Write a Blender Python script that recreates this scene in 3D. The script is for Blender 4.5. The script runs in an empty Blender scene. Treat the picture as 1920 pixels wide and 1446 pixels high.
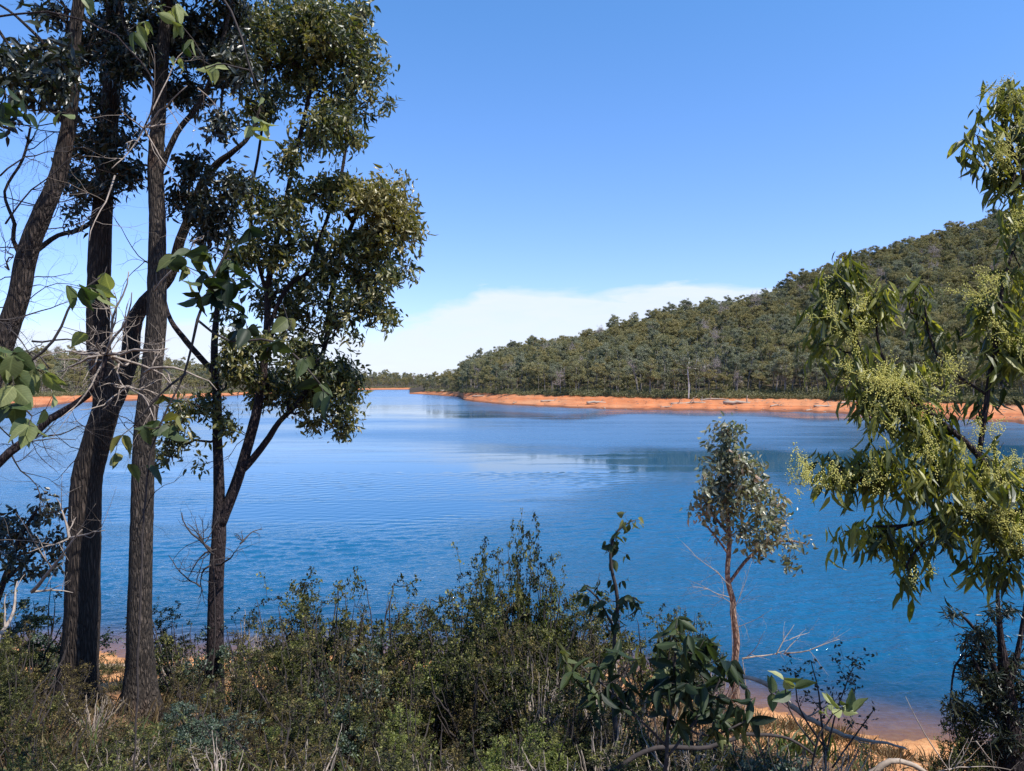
import bpy, math
import numpy as np
from math import radians, sin, cos, pi

S = bpy.context.scene
COL = S.collection
RNG = np.random.default_rng(7)

# ------------------------------------------------------------------ camera
EYE = 7.0          # metres above the water
FPX = 1450.0       # focal length in photo pixels (photo 1920 wide)
HZ = 717.0         # horizon row in the photo
cam_d = bpy.data.cameras.new('camera')
cam_d.sensor_width = 36.0
cam_d.lens = FPX / 1920 * 36
cam_d.shift_y = -(723 - HZ) / 1920
cam_d.clip_start = 0.05
cam_d.clip_end = 6000
cam = bpy.data.objects.new('camera', cam_d)
cam.location = (0, 0, EYE)
cam.rotation_euler = (radians(90), 0, 0)
COL.objects.link(cam)
S.camera = cam

# ------------------------------------------------------------------ sun, sky, exposure
SUN_AZ = radians(120)     # from +Y towards +X
SUN_EL = radians(56)
sd = bpy.data.lights.new('sun', 'SUN')
sd.energy = 5.0
sd.angle = radians(0.53)
sd.color = (1.0, 0.95, 0.87)
sun = bpy.data.objects.new('sun', sd)
COL.objects.link(sun)
from mathutils import Vector
sv = Vector((sin(SUN_AZ) * cos(SUN_EL), cos(SUN_AZ) * cos(SUN_EL), sin(SUN_EL)))
sun.rotation_euler = sv.to_track_quat('Z', 'Y').to_euler()
sun.location = (0, 0, 60)

W = bpy.data.worlds.new('World')
S.world = W
W.use_nodes = True
nt = W.node_tree
nt.nodes.clear()


class G:
    """tiny node-graph helper"""
    def __init__(self, tree): self.t = tree
    def n(self, typ, **kw):
        nd = self.t.nodes.new(typ)
        for k, v in kw.items(): setattr(nd, k, v)
        return nd
    def put(self, sock, v):
        if isinstance(v, bpy.types.NodeSocket): self.t.links.new(v, sock)
        elif v is not None: sock.default_value = v
    def m(self, op, a, b=None, c=None, clamp=False):
        nd = self.n('ShaderNodeMath', operation=op, use_clamp=clamp)
        self.put(nd.inputs[0], a)
        if b is not None: self.put(nd.inputs[1], b)
        if c is not None: self.put(nd.inputs[2], c)
        return nd.outputs[0]
    def ramp(self, fac, stops, interp='LINEAR'):
        nd = self.n('ShaderNodeValToRGB')
        nd.color_ramp.interpolation = interp
        e = nd.color_ramp.elements
        while len(e) < len(stops): e.new(0.5)
        for el, (p, c) in zip(e, stops):
            el.position = p
            el.color = (*c, 1) if len(c) == 3 else c
        self.put(nd.inputs[0], fac)
        return nd.outputs[0]
    def noise(self, vec, scale, detail=3, rough=.55, dist=0.0):
        nd = self.n('ShaderNodeTexNoise')
        self.put(nd.inputs['Vector'], vec)
        nd.inputs['Scale'].default_value = scale
        nd.inputs['Detail'].default_value = detail
        nd.inputs['Roughness'].default_value = rough
        nd.inputs['Distortion'].default_value = dist
        return nd.outputs['Fac']
    def mapping(self, vec, scale=(1, 1, 1), rot=(0, 0, 0)):
        nd = self.n('ShaderNodeMapping')
        self.put(nd.inputs['Vector'], vec)
        nd.inputs['Scale'].default_value = scale
        nd.inputs['Rotation'].default_value = rot
        return nd.outputs[0]
    def mix(self, fac, a, b, blend='MIX'):
        nd = self.n('ShaderNodeMix', data_type='RGBA', blend_type=blend)
        self.put(nd.inputs[0], fac)
        for i, v in ((6, a), (7, b)):
            if isinstance(v, tuple) and len(v) == 3: v = (*v, 1)
            self.put(nd.inputs[i], v)
        return nd.outputs[2]
    def bump(self, h, strength, dist, normal=None):
        nd = self.n('ShaderNodeBump')
        self.put(nd.inputs['Height'], h)
        self.put(nd.inputs['Strength'], strength)
        self.put(nd.inputs['Distance'], dist)
        if normal is not None: self.put(nd.inputs['Normal'], normal)
        return nd.outputs[0]
    def attr(self, name):
        nd = self.n('ShaderNodeAttribute', attribute_name=name)
        return nd.outputs['Fac']


g = G(nt)
sky = g.n('ShaderNodeTexSky', sky_type='NISHITA')
sky.sun_disc = False
sky.sun_elevation = SUN_EL
sky.sun_rotation = SUN_AZ
sky.altitude = 250
sky.air_density = 1.0
sky.dust_density = 0.25
sky.ozone_density = 3.0
tc = g.n('ShaderNodeTexCoord')
sep = g.n('ShaderNodeSeparateXYZ')
g.put(sep.inputs[0], tc.outputs['Generated'])
az = g.m('ARCTAN2', sep.outputs[0], sep.outputs[1])
el = g.m('ARCSINE', sep.outputs[2])
# low cloud bank standing over the far shore
cv = g.n('ShaderNodeCombineXYZ')
g.put(cv.inputs[0], g.m('MULTIPLY', az, 5.0))
g.put(cv.inputs[1], g.m('MULTIPLY', el, 22.0))
n1 = g.noise(cv.outputs[0], 1.3, 6, .55, .4)
top = g.m('ADD', 0.124, g.m('MULTIPLY', g.m('SUBTRACT', n1, .5), 0.075))
top = g.m('SUBTRACT', top, g.m('MINIMUM', g.m('MULTIPLY', g.m('MAXIMUM', g.m('SUBTRACT', -0.04, az), 0.0), 0.45), 0.05))
bank = g.m('MULTIPLY', g.m('SUBTRACT', top, el), 62.0, clamp=True)
n2 = g.noise(cv.outputs[0], 3.0, 6, .6, .6)
bank = g.m('MULTIPLY', bank, g.m('MULTIPLY_ADD', n2, .45, .66), clamp=True)
tint = g.mix(g.m('MULTIPLY', g.m('SUBTRACT', el, 0.10), 2.9, clamp=True), (0.74, 0.80, 1.12), (0.58, 0.90, 1.18))
col = g.mix(1.0, sky.outputs[0], tint, 'MULTIPLY')
col = g.mix(g.m('MULTIPLY', bank, 0.97), col, (4.3, 4.7, 5.5))
bg = g.n('ShaderNodeBackground')
g.put(bg.inputs[0], col)
bg.inputs[1].default_value = 0.123
ow = g.n('ShaderNodeOutputWorld')
g.put(ow.inputs[0], bg.outputs[0])

S.view_settings.view_transform = 'Standard'
S.view_settings.look = 'None'
S.view_settings.gamma = 1
S.view_settings.exposure = 0.72
S.cycles.max_bounces = 8
S.cycles.transparent_max_bounces = 12
S.cycles.use_denoising = True

# ------------------------------------------------------------------ materials


def material(name):
    m = bpy.data.materials.new(name)
    m.use_nodes = True
    m.node_tree.nodes.clear()
    gg = G(m.node_tree)
    out = gg.n('ShaderNodeOutputMaterial')
    return m, gg, out


def leaf_mat(name, cols, transl=.35, rough=.42, spec=.5, use_obj=0.0, tcol=None, veins=False):
    """cols: list of colours picked per leaf through the 'rnd' attribute"""
    m, q, out = material(name)
    r = q.attr('rnd')
    if use_obj:
        oi = q.n('ShaderNodeObjectInfo')
        r = q.m('ADD', q.m('MULTIPLY', r, 1 - use_obj), q.m('MULTIPLY', oi.outputs['Random'], use_obj))
    st = [(i / max(1, len(cols) - 1), c) for i, c in enumerate(cols)]
    c = q.ramp(r, st)
    if veins:
        ac = q.m('ABSOLUTE', q.attr('across')); al = q.attr('along')
        mid = q.m('SUBTRACT', 1.0, q.m('MULTIPLY', ac, 9.0), clamp=True)
        sv_ = q.m('SINE', q.m('MULTIPLY', q.m('SUBTRACT', al, q.m('MULTIPLY', ac, .18)), 62.0))
        sv_ = q.m('MULTIPLY', q.m('SUBTRACT', sv_, .8), 1.6, clamp=True)
        vn = q.m('MAXIMUM', q.m('MULTIPLY', mid, .8), sv_)
        tc_ = q.n('ShaderNodeTexCoord')
        bl = q.noise(tc_.outputs['Object'], 55, 4, .65)
        c = q.mix(q.m('MULTIPLY', vn, .75), c, q.mix(1.0, c, (2.4, 2.3, 2.4), 'MULTIPLY'))
        c = q.mix(q.m('MULTIPLY_ADD', bl, 7.0, -4.6, clamp=True), c, (.14, .085, .03))
        c = q.mix(q.m('MULTIPLY', q.m('SUBTRACT', bl, .35), 1.2, clamp=True), q.mix(1.0, c, (.75, .8, .8), 'MULTIPLY'), c)
    p = q.n('ShaderNodeBsdfPrincipled')
    q.put(p.inputs['Base Color'], c)
    p.inputs['Roughness'].default_value = rough
    p.inputs['Specular IOR Level'].default_value = spec
    tr = q.n('ShaderNodeBsdfTranslucent')
    q.put(tr.inputs['Color'], q.mix(1.0, c, tcol or (1.5, 1.7, .6), 'MULTIPLY'))
    mx = q.n('ShaderNodeMixShader')
    mx.inputs[0].default_value = transl
    q.put(mx.inputs[1], p.outputs[0]); q.put(mx.inputs[2], tr.outputs[0])
    q.put(out.inputs[0], mx.outputs[0])
    return m


def bark_mat(name, dark, light, scale=14, vs=.16, bump=.9, rough=.9):
    m, q, out = material(name)
    tc = q.n('ShaderNodeTexCoord')
    v = q.mapping(tc.outputs['Object'], (1, 1, vs))
    vo = q.n('ShaderNodeTexVoronoi', feature='DISTANCE_TO_EDGE')
    wob = q.n('ShaderNodeVectorMath', operation='ADD')
    nn = q.n('ShaderNodeTexNoise'); q.put(nn.inputs['Vector'], v); nn.inputs['Scale'].default_value = scale * .6
    sc = q.n('ShaderNodeVectorMath', operation='SCALE'); q.put(sc.inputs[0], nn.outputs['Color']); sc.inputs['Scale'].default_value = .035
    q.put(wob.inputs[0], v); q.put(wob.inputs[1], sc.outputs[0])
    q.put(vo.inputs['Vector'], wob.outputs[0]); vo.inputs['Scale'].default_value = scale * 1.4
    h = q.m('MULTIPLY', vo.outputs['Distance'], 2.6, clamp=True)
    fine = q.noise(v, scale * 5, 4, .65)
    big = q.noise(tc.outputs['Object'], 2.2, 3)
    f = q.m('ADD', q.m('MULTIPLY', h, .55), q.m('MULTIPLY', fine, .5))
    f = q.m('MULTIPLY', f, q.m('MULTIPLY_ADD', big, .9, .45), clamp=True)
    c = q.ramp(f, [(0.08, dark), (.75, light)])
    pt = q.noise(q.mapping(tc.outputs['Object'], (1, 1, .45)), 3.1, 4, .6)
    c = q.mix(q.m('MULTIPLY_ADD', pt, 6.0, -3.6, clamp=True), c, q.mix(1.0, c, (1.7, 1.15, .9), 'MULTIPLY'))
    c = q.mix(q.m('MULTIPLY_ADD', pt, -7.0, 2.9, clamp=True), c, q.mix(1.0, c, (.45, .45, .5), 'MULTIPLY'))
    p = q.n('ShaderNodeBsdfPrincipled')
    q.put(p.inputs['Base Color'], c)
    p.inputs['Roughness'].default_value = rough
    p.inputs['Specular IOR Level'].default_value = .25
    hh = q.m('ADD', h, q.m('MULTIPLY', fine, .5))
    q.put(p.inputs['Normal'], q.bump(hh, bump, .03))
    q.put(out.inputs[0], p.outputs[0])
    return m


def plain_mat(name, c1, c2, scale=6, rough=.9, bump=.3, bdist=.01):
    m, q, out = material(name)
    tc = q.n('ShaderNodeTexCoord')
    n_ = q.noise(tc.outputs['Object'], scale, 5, .65)
    p = q.n('ShaderNodeBsdfPrincipled')
    q.put(p.inputs['Base Color'], q.ramp(n_, [(.3, c1), (.7, c2)]))
    p.inputs['Roughness'].default_value = rough
    q.put(p.inputs['Normal'], q.bump(n_, bump, bdist))
    q.put(out.inputs[0], p.outputs[0])
    return m


M = {}
M['bark_dark'] = bark_mat('dark_bark', (.004, .0035, .0035), (.085, .062, .049), 26, .13, 1.0)
M['bark_grey'] = bark_mat('grey_bark', (.007, .0055, .005), (.115, .09, .072), 34, .16, 1.0)
M['bark_slim'] = bark_mat('slim_bark', (.008, .006, .007), (.065, .045, .044), 36, .2, .8)
M['bark_red'] = bark_mat('red_bark', (.035, .022, .017), (.33, .225, .17), 16, .35, .6)
M['bark_forest'] = bark_mat('forest_bark', (.05, .045, .04), (.34, .30, .26), 3, .3, .4)
M['twig_dark'] = plain_mat('dark_twig', (.018, .014, .013), (.05, .038, .034), 20)
M['twig_pale'] = plain_mat('pale_dead_twig', (.12, .095, .075), (.34, .28, .23), 18)
M['twig_white'] = plain_mat('bleached_twig', (.38, .36, .34), (.62, .60, .58), 18)
M['log'] = plain_mat('weathered_log', (.16, .12, .09), (.42, .34, .27), 9, bump=.6)
M['leaf_gum'] = leaf_mat('gum_leaf', [(.009, .015, .011), (.022, .032, .018), (.045, .058, .024), (.10, .105, .034), (.19, .16, .055)], .28, .40, .5)  # brightest tones serve the sun patch painted on the forked crown
M['leaf_gum_lit'] = leaf_mat('sunlit_gum_leaf', [(.03, .045, .02), (.055, .075, .03), (.10, .12, .045), (.15, .12, .05)], .3, .4)  # lit copy of the gum leaf, sunlight put into its colour
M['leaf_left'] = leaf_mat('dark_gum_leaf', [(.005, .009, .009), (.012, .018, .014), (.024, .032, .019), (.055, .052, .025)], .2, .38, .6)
M['leaf_sap'] = leaf_mat('sapling_leaf', [(.035, .05, .034), (.09, .105, .07), (.16, .17, .115), (.25, .25, .18), (.30, .20, .14)], .22, .34)
M['leaf_big'] = leaf_mat('broad_leaf', [(.018, .035, .012), (.05, .078, .026), (.12, .145, .055), (.28, .29, .12)], .34, .5, .35, tcol=(1.3, 1.35, .55), veins=True)  # pale end puts sunlight on the left leaves into the colour
M['leaf_bigdark'] = leaf_mat('broad_dark_leaf', [(.010, .020, .009), (.026, .042, .016), (.06, .080, .028), (.20, .18, .055)], .28, .55, .3, tcol=(1.3, 1.35, .6), veins=True)
M['leaf_flow'] = leaf_mat('flowering_gum_leaf', [(.016, .028, .008), (.06, .076, .018), (.15, .16, .034), (.30, .29, .07)], .45, .45, tcol=(1.4, 1.4, .5))
M['bud'] = leaf_mat('cream_bud', [(.34, .36, .08), (.62, .58, .16), (.78, .72, .30)], .3, .6, .3, tcol=(1.1, 1.1, .7))
M['leaf_sh1'] = leaf_mat('shrub_leaf', [(.006, .009, .004), (.022, .028, .009), (.068, .072, .021), (.21, .20, .065)], .3, .6, .25)
M['leaf_sh2'] = leaf_mat('yellow_shrub_leaf', [(.04, .055, .012), (.10, .12, .025), (.18, .20, .045), (.25, .26, .07)], .35, .5)
M['leaf_sh3'] = leaf_mat('brown_shrub_leaf', [(.008, .006, .004), (.030, .023, .009), (.078, .062, .021), (.20, .155, .06)], .25, .65, .2)
M['leaf_sh4'] = leaf_mat('blue_green_shrub_leaf', [(.01, .022, .016), (.028, .05, .035), (.07, .10, .065), (.13, .16, .10)], .25, .45)
M['leaf_narrow'] = leaf_mat('narrow_dark_leaf', [(.006, .012, .007), (.013, .02, .011), (.03, .038, .018), (.05, .05, .02)], .22, .42)
FC0 = [(0.042, 0.054, 0.028), (0.092, 0.109, 0.050), (0.153, 0.163, 0.071), (0.206, 0.201, 0.085), (0.248, 0.212, 0.106)]
FC = [(.055, .056, .030), (.12, .118, .058), (.19, .178, .085), (.24, .215, .10), (.29, .24, .125)]
M['leaf_for1'] = leaf_mat('forest_leaf', FC, .15, .6, .3, .42)
M['leaf_for2'] = leaf_mat('olive_forest_leaf', [(.08, .072, .032), (.17, .148, .062), (.25, .21, .09), (.30, .24, .11)] or [(0.071, 0.068, 0.031), (0.153, 0.142, 0.057), (0.224, 0.201, 0.080), (0.283, 0.224, 0.106)], .15, .6, .3, .42)
M['leaf_for3'] = leaf_mat('grey_forest_leaf', [(.058, .064, .044), (.13, .138, .088), (.20, .20, .13), (.26, .25, .165)] or [(0.050, 0.061, 0.042), (0.112, 0.127, 0.083), (0.177, 0.189, 0.118), (0.236, 0.236, 0.153)], .15, .6, .3, .42)
M['twig_for'] = plain_mat('dead_crown_twig', (.20, .165, .15), (.36, .30, .28), 3)
M['grass_dry'] = leaf_mat('dry_grass', [(.06, .04, .02), (.14, .10, .05), (.27, .21, .12)], .3, .7, .2, tcol=(1.1, 1.1, .8))
M['grass_green'] = leaf_mat('green_grass', [(.03, .05, .015), (.07, .10, .03), (.14, .16, .05)], .35, .55)
M['litter'] = leaf_mat('leaf_litter', [(.05, .025, .014), (.12, .065, .035), (.22, .13, .07), (.32, .23, .14)], .1, .8, .2)

# --- near ground
m, q, out = material('orange_sand_ground'); M['ground'] = m
tc = q.n('ShaderNodeTexCoord'); v = tc.outputs['Object']
inl = q.attr('inland')
a = q.noise(v, .55, 4, .6); b = q.noise(v, 5.5, 5, .65); c_ = q.noise(v, 45, 4, .7)
sand = q.ramp(b, [(.25, (.42, .165, .062)), (.5, (.56, .27, .11)), (.75, (.66, .37, .17))])
lit = q.ramp(c_, [(.3, (.06, .034, .02)), (.6, (.17, .10, .055)), (.8, (.27, .19, .11))])
f = q.m('ADD', q.m('MULTIPLY', inl, .09), q.m('MULTIPLY', q.m('SUBTRACT', a, .5), 1.9))
f = q.m('ADD', f, q.m('MULTIPLY', q.m('SUBTRACT', c_, .5), .8))
f = q.m('MULTIPLY_ADD', q.m('SUBTRACT', f, .72), 3.0, .5, clamp=True)
colr = q.mix(f, sand, lit)
wet = q.m('MULTIPLY_ADD', inl, -2.2, .9, clamp=True)
colr = q.mix(wet, colr, q.mix(.55, colr, (.16, .07, .03)))
p = q.n('ShaderNodeBsdfPrincipled')
q.put(p.inputs['Base Color'], colr)
p.inputs['Roughness'].default_value = .95
p.inputs['Specular IOR Level'].default_value = .2
q.put(p.inputs['Normal'], q.bump(q.m('ADD', b, q.m('MULTIPLY', c_, .6)), .8, .05))
q.put(out.inputs[0], p.outputs[0])

# --- far banks: bare orange drawdown sand that turns to forest floor
m, q, out = material('drawdown_bank'); M['bank'] = m
tc = q.n('ShaderNodeTexCoord'); v = tc.outputs['Object']
fo = q.attr('forest')
n1 = q.noise(q.mapping(v, (.06, .25, 2.2)), 1.0, 5, .65)
n2 = q.noise(v, .7, 5, .7)
lay = q.noise(q.mapping(v, (.02, .02, 5.0)), 1.0, 4, .6)
sand = q.ramp(q.m('ADD', q.m('MULTIPLY', n1, .45), q.m('MULTIPLY', lay, .55)), [(.3, (.25, .082, .034)), (.47, (.38, .128, .05)), (.6, (.45, .18, .08)), (.75, (.30, .10, .043))])
big_ = q.noise(q.mapping(v, (.018, .05, .5)), 1.0, 4, .6)
sand = q.mix(q.m('MULTIPLY_ADD', big_, 5.0, -2.3, clamp=True), sand, (.44, .21, .105))
sand = q.mix(q.m('MULTIPLY_ADD', n2, 3.5, -2.0, clamp=True), sand, (.26, .14, .09))
gp = q.n('ShaderNodeNewGeometry'); sz = q.n('ShaderNodeSeparateXYZ'); q.put(sz.inputs[0], gp.outputs['Position'])
wetl = q.m('MULTIPLY_ADD', q.m('ADD', sz.outputs[2], q.m('MULTIPLY', n1, .5)), -3.2, 2.6, clamp=True)
sand = q.mix(wetl, sand, (.15, .062, .035))
shelf = q.m('MULTIPLY_ADD', q.noise(q.mapping(v, (.03, .03, 9.0)), 1.0, 3, .5), 9.0, -5.2, clamp=True)
sand = q.mix(q.m('MULTIPLY', shelf, .45), sand, (.24, .10, .06))
floor = q.ramp(n2, [(.3, (.025, .024, .016)), (.6, (.06, .045, .03)), (.8, (.11, .07, .045))])
f = q.m('MULTIPLY_ADD', q.m('ADD', fo, q.m('MULTIPLY', q.m('SUBTRACT', n2, .5), .6)), 6.0, -2.5, clamp=True)
p = q.n('ShaderNodeBsdfPrincipled')
q.put(p.inputs['Base Color'], q.mix(f, sand, floor))
p.inputs['Roughness'].default_value = .95
p.inputs['Specular IOR Level'].default_value = .15
q.put(p.inputs['Normal'], q.bump(n2, .6, .3))
q.put(out.inputs[0], p.outputs[0])

# --- water
m, q, out = material('lake_water'); M['water'] = m
tc = q.n('ShaderNodeTexCoord'); v = tc.outputs['Object']
depth = q.attr('depth')
lane = q.noise(q.mapping(v, (.022, .10, 1), (0, 0, radians(6))), 1.0, 6, .62, .7)
lane2 = q.noise(q.mapping(v, (.15, .6, 1), (0, 0, radians(-12))), 1.0, 4, .6, .5)
calm = q.m('ADD', q.attr('calm'), q.m('MULTIPLY', q.m('ADD', q.m('SUBTRACT', lane, .5), q.m('MULTIPLY', q.m('SUBTRACT', lane2, .5), .5)), 1.15))
calm = q.m('MINIMUM', q.m('MAXIMUM', calm, 0.0), .97)
chopv = q.m('MULTIPLY', q.attr('chop'), q.m('SUBTRACT', 1.0, q.m('MULTIPLY', calm, .93)))
rip = q.noise(q.mapping(v, (1.1, 2.7, 1), (0, 0, radians(-22))), 1.0, 3, .55, .3)
rip2 = q.noise(q.mapping(v, (4.5, 10.0, 1), (0, 0, radians(24))), 1.0, 2, .5, .2)
swl = q.noise(q.mapping(v, (.25, .8, 1), (0, 0, radians(-10))), 1.0, 2, .5)
pat = q.noise(q.mapping(v, (.012, .06, 1)), 1.0, 4, .6, .4)
h = q.m('ADD', q.m('MULTIPLY', rip, .045), q.m('MULTIPLY', rip2, .042))
h = q.m('ADD', h, q.m('MULTIPLY', swl, .03))
amp = q.m('MULTIPLY', q.m('SUBTRACT', 1.0, calm), q.m('MULTIPLY_ADD', pat, 1.5, .3))
amp = q.m('MULTIPLY', q.m('MAXIMUM', amp, .02), q.attr('near'))
amp = q.m('MULTIPLY', amp, q.m('MULTIPLY_ADD', depth, .9, .12, clamp=True))
h = q.m('MULTIPLY', h, amp)
nrm = q.bump(h, 1.0, 1.0)
gl = q.n('ShaderNodeBsdfGlossy'); q.put(gl.inputs['Roughness'], chopv)
q.put(gl.inputs['Color'], (.92, .96, 1, 1)); q.put(gl.inputs['Normal'], nrm)
fr = q.n('ShaderNodeFresnel'); fr.inputs[0].default_value = 1.333; q.put(fr.inputs['Normal'], nrm)
tr = q.n('ShaderNodeBsdfTransparent'); tr.inputs[0].default_value = (.72, .74, .70, 1)
df = q.n('ShaderNodeBsdfDiffuse'); df.inputs[0].default_value = (.004, .072, .155, 1)
murk = q.m('SUBTRACT', 1.0, q.m('POWER', 2.718, q.m('MULTIPLY', depth, -1.7)))
mx = q.n('ShaderNodeMixShader'); q.put(mx.inputs[0], murk); q.put(mx.inputs[1], tr.outputs[0]); q.put(mx.inputs[2], df.outputs[0])
m2 = q.n('ShaderNodeMixShader'); q.put(m2.inputs[0], q.m('MULTIPLY', fr.outputs[0], q.m('SUBTRACT', 1.0, q.m('MULTIPLY', chopv, .95)))); q.put(m2.inputs[1], mx.outputs[0]); q.put(m2.inputs[2], gl.outputs[0])
q.put(out.inputs[0], m2.outputs[0])

# ------------------------------------------------------------------ mesh helpers


def at(px, py, Y):
    return np.array([(px - 960) / FPX * Y, Y, EYE + (HZ - py) / FPX * Y])


class MB:
    def __init__(self):
        self.V = []; self.F = {3: [], 4: []}; self.R = []; self.n = 0; self.X = []
    def add(self, V, F, r=0.5):
        V = np.asarray(V, float)
        self.V.append(V)
        self.R.append(np.broadcast_to(np.asarray(r, float), (len(V),)))
        for f in F:
            f = np.asarray(f, int)
            if len(f): self.F[f.shape[1]].append(f + self.n)
        self.n += len(V)
    def build(self, name, mat, parent=None, origin=None, smooth=True, attrs=None):
        V = np.concatenate(self.V) if self.V else np.zeros((0, 3))
        if origin is not None: V = V - np.asarray(origin)
        me = bpy.data.meshes.new(name)
        loops = []; tot = []
        for k in (3, 4):
            if self.F[k]:
                a = np.concatenate(self.F[k]); loops.append(a.ravel()); tot.append(np.full(len(a), k))
        loops = np.concatenate(loops); tot = np.concatenate(tot)
        me.vertices.add(len(V)); me.vertices.foreach_set('co', V.astype(np.float32).ravel())
        me.loops.add(len(loops)); me.loops.foreach_set('vertex_index', loops.astype(np.int32))
        me.polygons.add(len(tot))
        st = np.concatenate([[0], np.cumsum(tot)[:-1]])
        me.polygons.foreach_set('loop_start', st.astype(np.int32))
        me.polygons.foreach_set('loop_total', tot.astype(np.int32))
        me.polygons.foreach_set('use_smooth', np.full(len(tot), bool(smooth)))
        R = np.concatenate(self.R)
        at_ = me.attributes.new('rnd', 'FLOAT', 'POINT'); at_.data.foreach_set('value', R.astype(np.float32))
        if self.X:
            a_ = np.concatenate(self.X)
            if len(a_) == len(V):
                attrs = dict(attrs or {}, across=a_[:, 1], along=a_[:, 0])
        for k, a in (attrs or {}).items():
            at_ = me.attributes.new(k, 'FLOAT', 'POINT'); at_.data.foreach_set('value', np.asarray(a, np.float32))
        me.update(calc_edges=True)
        me.materials.append(mat)
        o = bpy.data.objects.new(name, me)
        COL.objects.link(o)
        if parent is not None: o.parent = parent
        elif origin is not None: o.location = tuple(float(x) for x in origin)
        return o


def tag(o, label, cat, group=None, kind=None):
    if label: o['label'] = label
    if cat: o['category'] = cat
    if group: o['group'] = group
    if kind: o['kind'] = kind
    return o


def thing(name, label, cat, loc, group=None):
    o = bpy.data.objects.new(name, None)
    o.empty_display_size = .3
    COL.objects.link(o)
    o.location = tuple(float(x) for x in loc)
    return tag(o, label, cat, group)


def nrmz(a):
    return a / np.maximum(np.linalg.norm(a, axis=-1, keepdims=True), 1e-9)


def resample(pts, rad, step):
    """Catmull-Rom through pts"""
    P = np.asarray(pts, float); R = np.asarray(rad, float)
    Pe = np.vstack([2 * P[0] - P[1], P, 2 * P[-1] - P[-2]])
    out, ro = [], []
    for i in range(len(P) - 1):
        p0, p1, p2, p3 = Pe[i:i + 4]
        n = max(2, int(np.linalg.norm(p2 - p1) / step))
        t = (np.arange(n) / n)[:, None]
        out.append(.5 * ((2 * p1) + (-p0 + p2) * t + (2 * p0 - 5 * p1 + 4 * p2 - p3) * t ** 2 + (-p0 + 3 * p1 - 3 * p2 + p3) * t ** 3))
        ro.append(R[i] + (R[i + 1] - R[i]) * t[:, 0])
    out.append(P[-1:]); ro.append(R[-1:])
    return np.vstack(out), np.concatenate(ro)


def tube(mb, P, R, sides=6, r=.5, lump=0.0, rng=RNG):
    P = np.asarray(P, float); R = np.asarray(R, float)
    n = len(P)
    T = np.empty_like(P); T[1:-1] = P[2:] - P[:-2]; T[0] = P[1] - P[0]; T[-1] = P[-1] - P[-2]
    T = nrmz(T)
    ref = np.array([1., 0, 0]) if abs(T[0][0]) < .8 else np.array([0, 1., 0])
    A = np.empty_like(P)
    a = ref
    for i in range(n):
        a = a - T[i] * a.dot(T[i])
        l = np.linalg.norm(a)
        a = a / l if l > 1e-6 else np.cross(T[i], [0.3, .5, .8])
        A[i] = a
    B = np.cross(T, A)
    th = np.arange(sides) / sides * 2 * pi
    rr = R[:, None] * np.ones((1, sides))
    if lump:
        k = np.arange(n)[:, None]
        ph = rng.uniform(0, 6, 6)
        rr = rr * (1 + lump * (np.sin(2 * th + ph[0] + k * .11) + .7 * np.sin(3 * th + ph[1] - k * .19) + .6 * np.sin(5 * th + ph[2] + k * .07) + .5 * np.sin(k * .35 + ph[3] + th) + .5 * rng.normal(size=(n, sides))))
    V = P[:, None] + rr[..., None] * (np.cos(th)[None, :, None] * A[:, None] + np.sin(th)[None, :, None] * B[:, None])
    i = np.arange(n - 1)[:, None] * sides; j = np.arange(sides)[None]
    j2 = (j + 1) % sides
    F = np.stack([i + j, i + j2, i + sides + j2, i + sides + j], -1).reshape(-1, 4)
    V = V.reshape(-1, 3)
    # end caps
    c = len(V)
    V = np.vstack([V, P[0], P[-1]])
    jj = np.arange(sides); j3 = (jj + 1) % sides
    cap0 = np.stack([np.full(sides, c), j3, jj], -1)
    e = (n - 1) * sides
    cap1 = np.stack([np.full(sides, c + 1), e + jj, e + j3], -1)
    mb.add(V, [F, cap0, cap1], r)


# leaf templates: x = along, y = across, z = up
DIA = (np.array([[0, 0, 0], [.45, .5, .06], [1, 0, -.05], [.45, -.5, .06]]), [np.array([[0, 1, 2, 3]])])
LAN = (np.array([[0, 0, 0], [.28, .5, .05], [.28, 0, 0], [.28, -.5, .05], [.66, .36, 0], [.66, 0, -.05], [.66, -.36, 0], [1, .1, -.2]]),
       [np.array([[0, 2, 1], [0, 3, 2], [4, 5, 7], [5, 6, 7]]), np.array([[1, 2, 5, 4], [2, 3, 6, 5]])])


def big_template():
    xs = np.array([0, .06, .16, .3, .46, .62, .78, .9, 1.0])
    ws = np.array([.02, .2, .38, .5, .5, .42, .27, .12, .01])
    V = []
    for x, w in zip(xs, ws):
        for s in (-1, -.5, 0, .5, 1):
            V.append((x, s * w, .10 * abs(s) * w * 2 - .16 * x * x + .015 * sin(x * 16 + s * 2)))
    F = []
    for i in range(len(xs) - 1):
        for j in range(4):
            F.append((i * 5 + j, i * 5 + j + 1, i * 5 + j + 6, i * 5 + j + 5))
    return np.array(V), [np.array(F)]


BIG = big_template()
BIGUV = np.array([(x, s_) for x in (0, .06, .16, .3, .46, .62, .78, .9, 1.0) for s_ in (-1, -.5, 0, .5, 1)])


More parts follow.
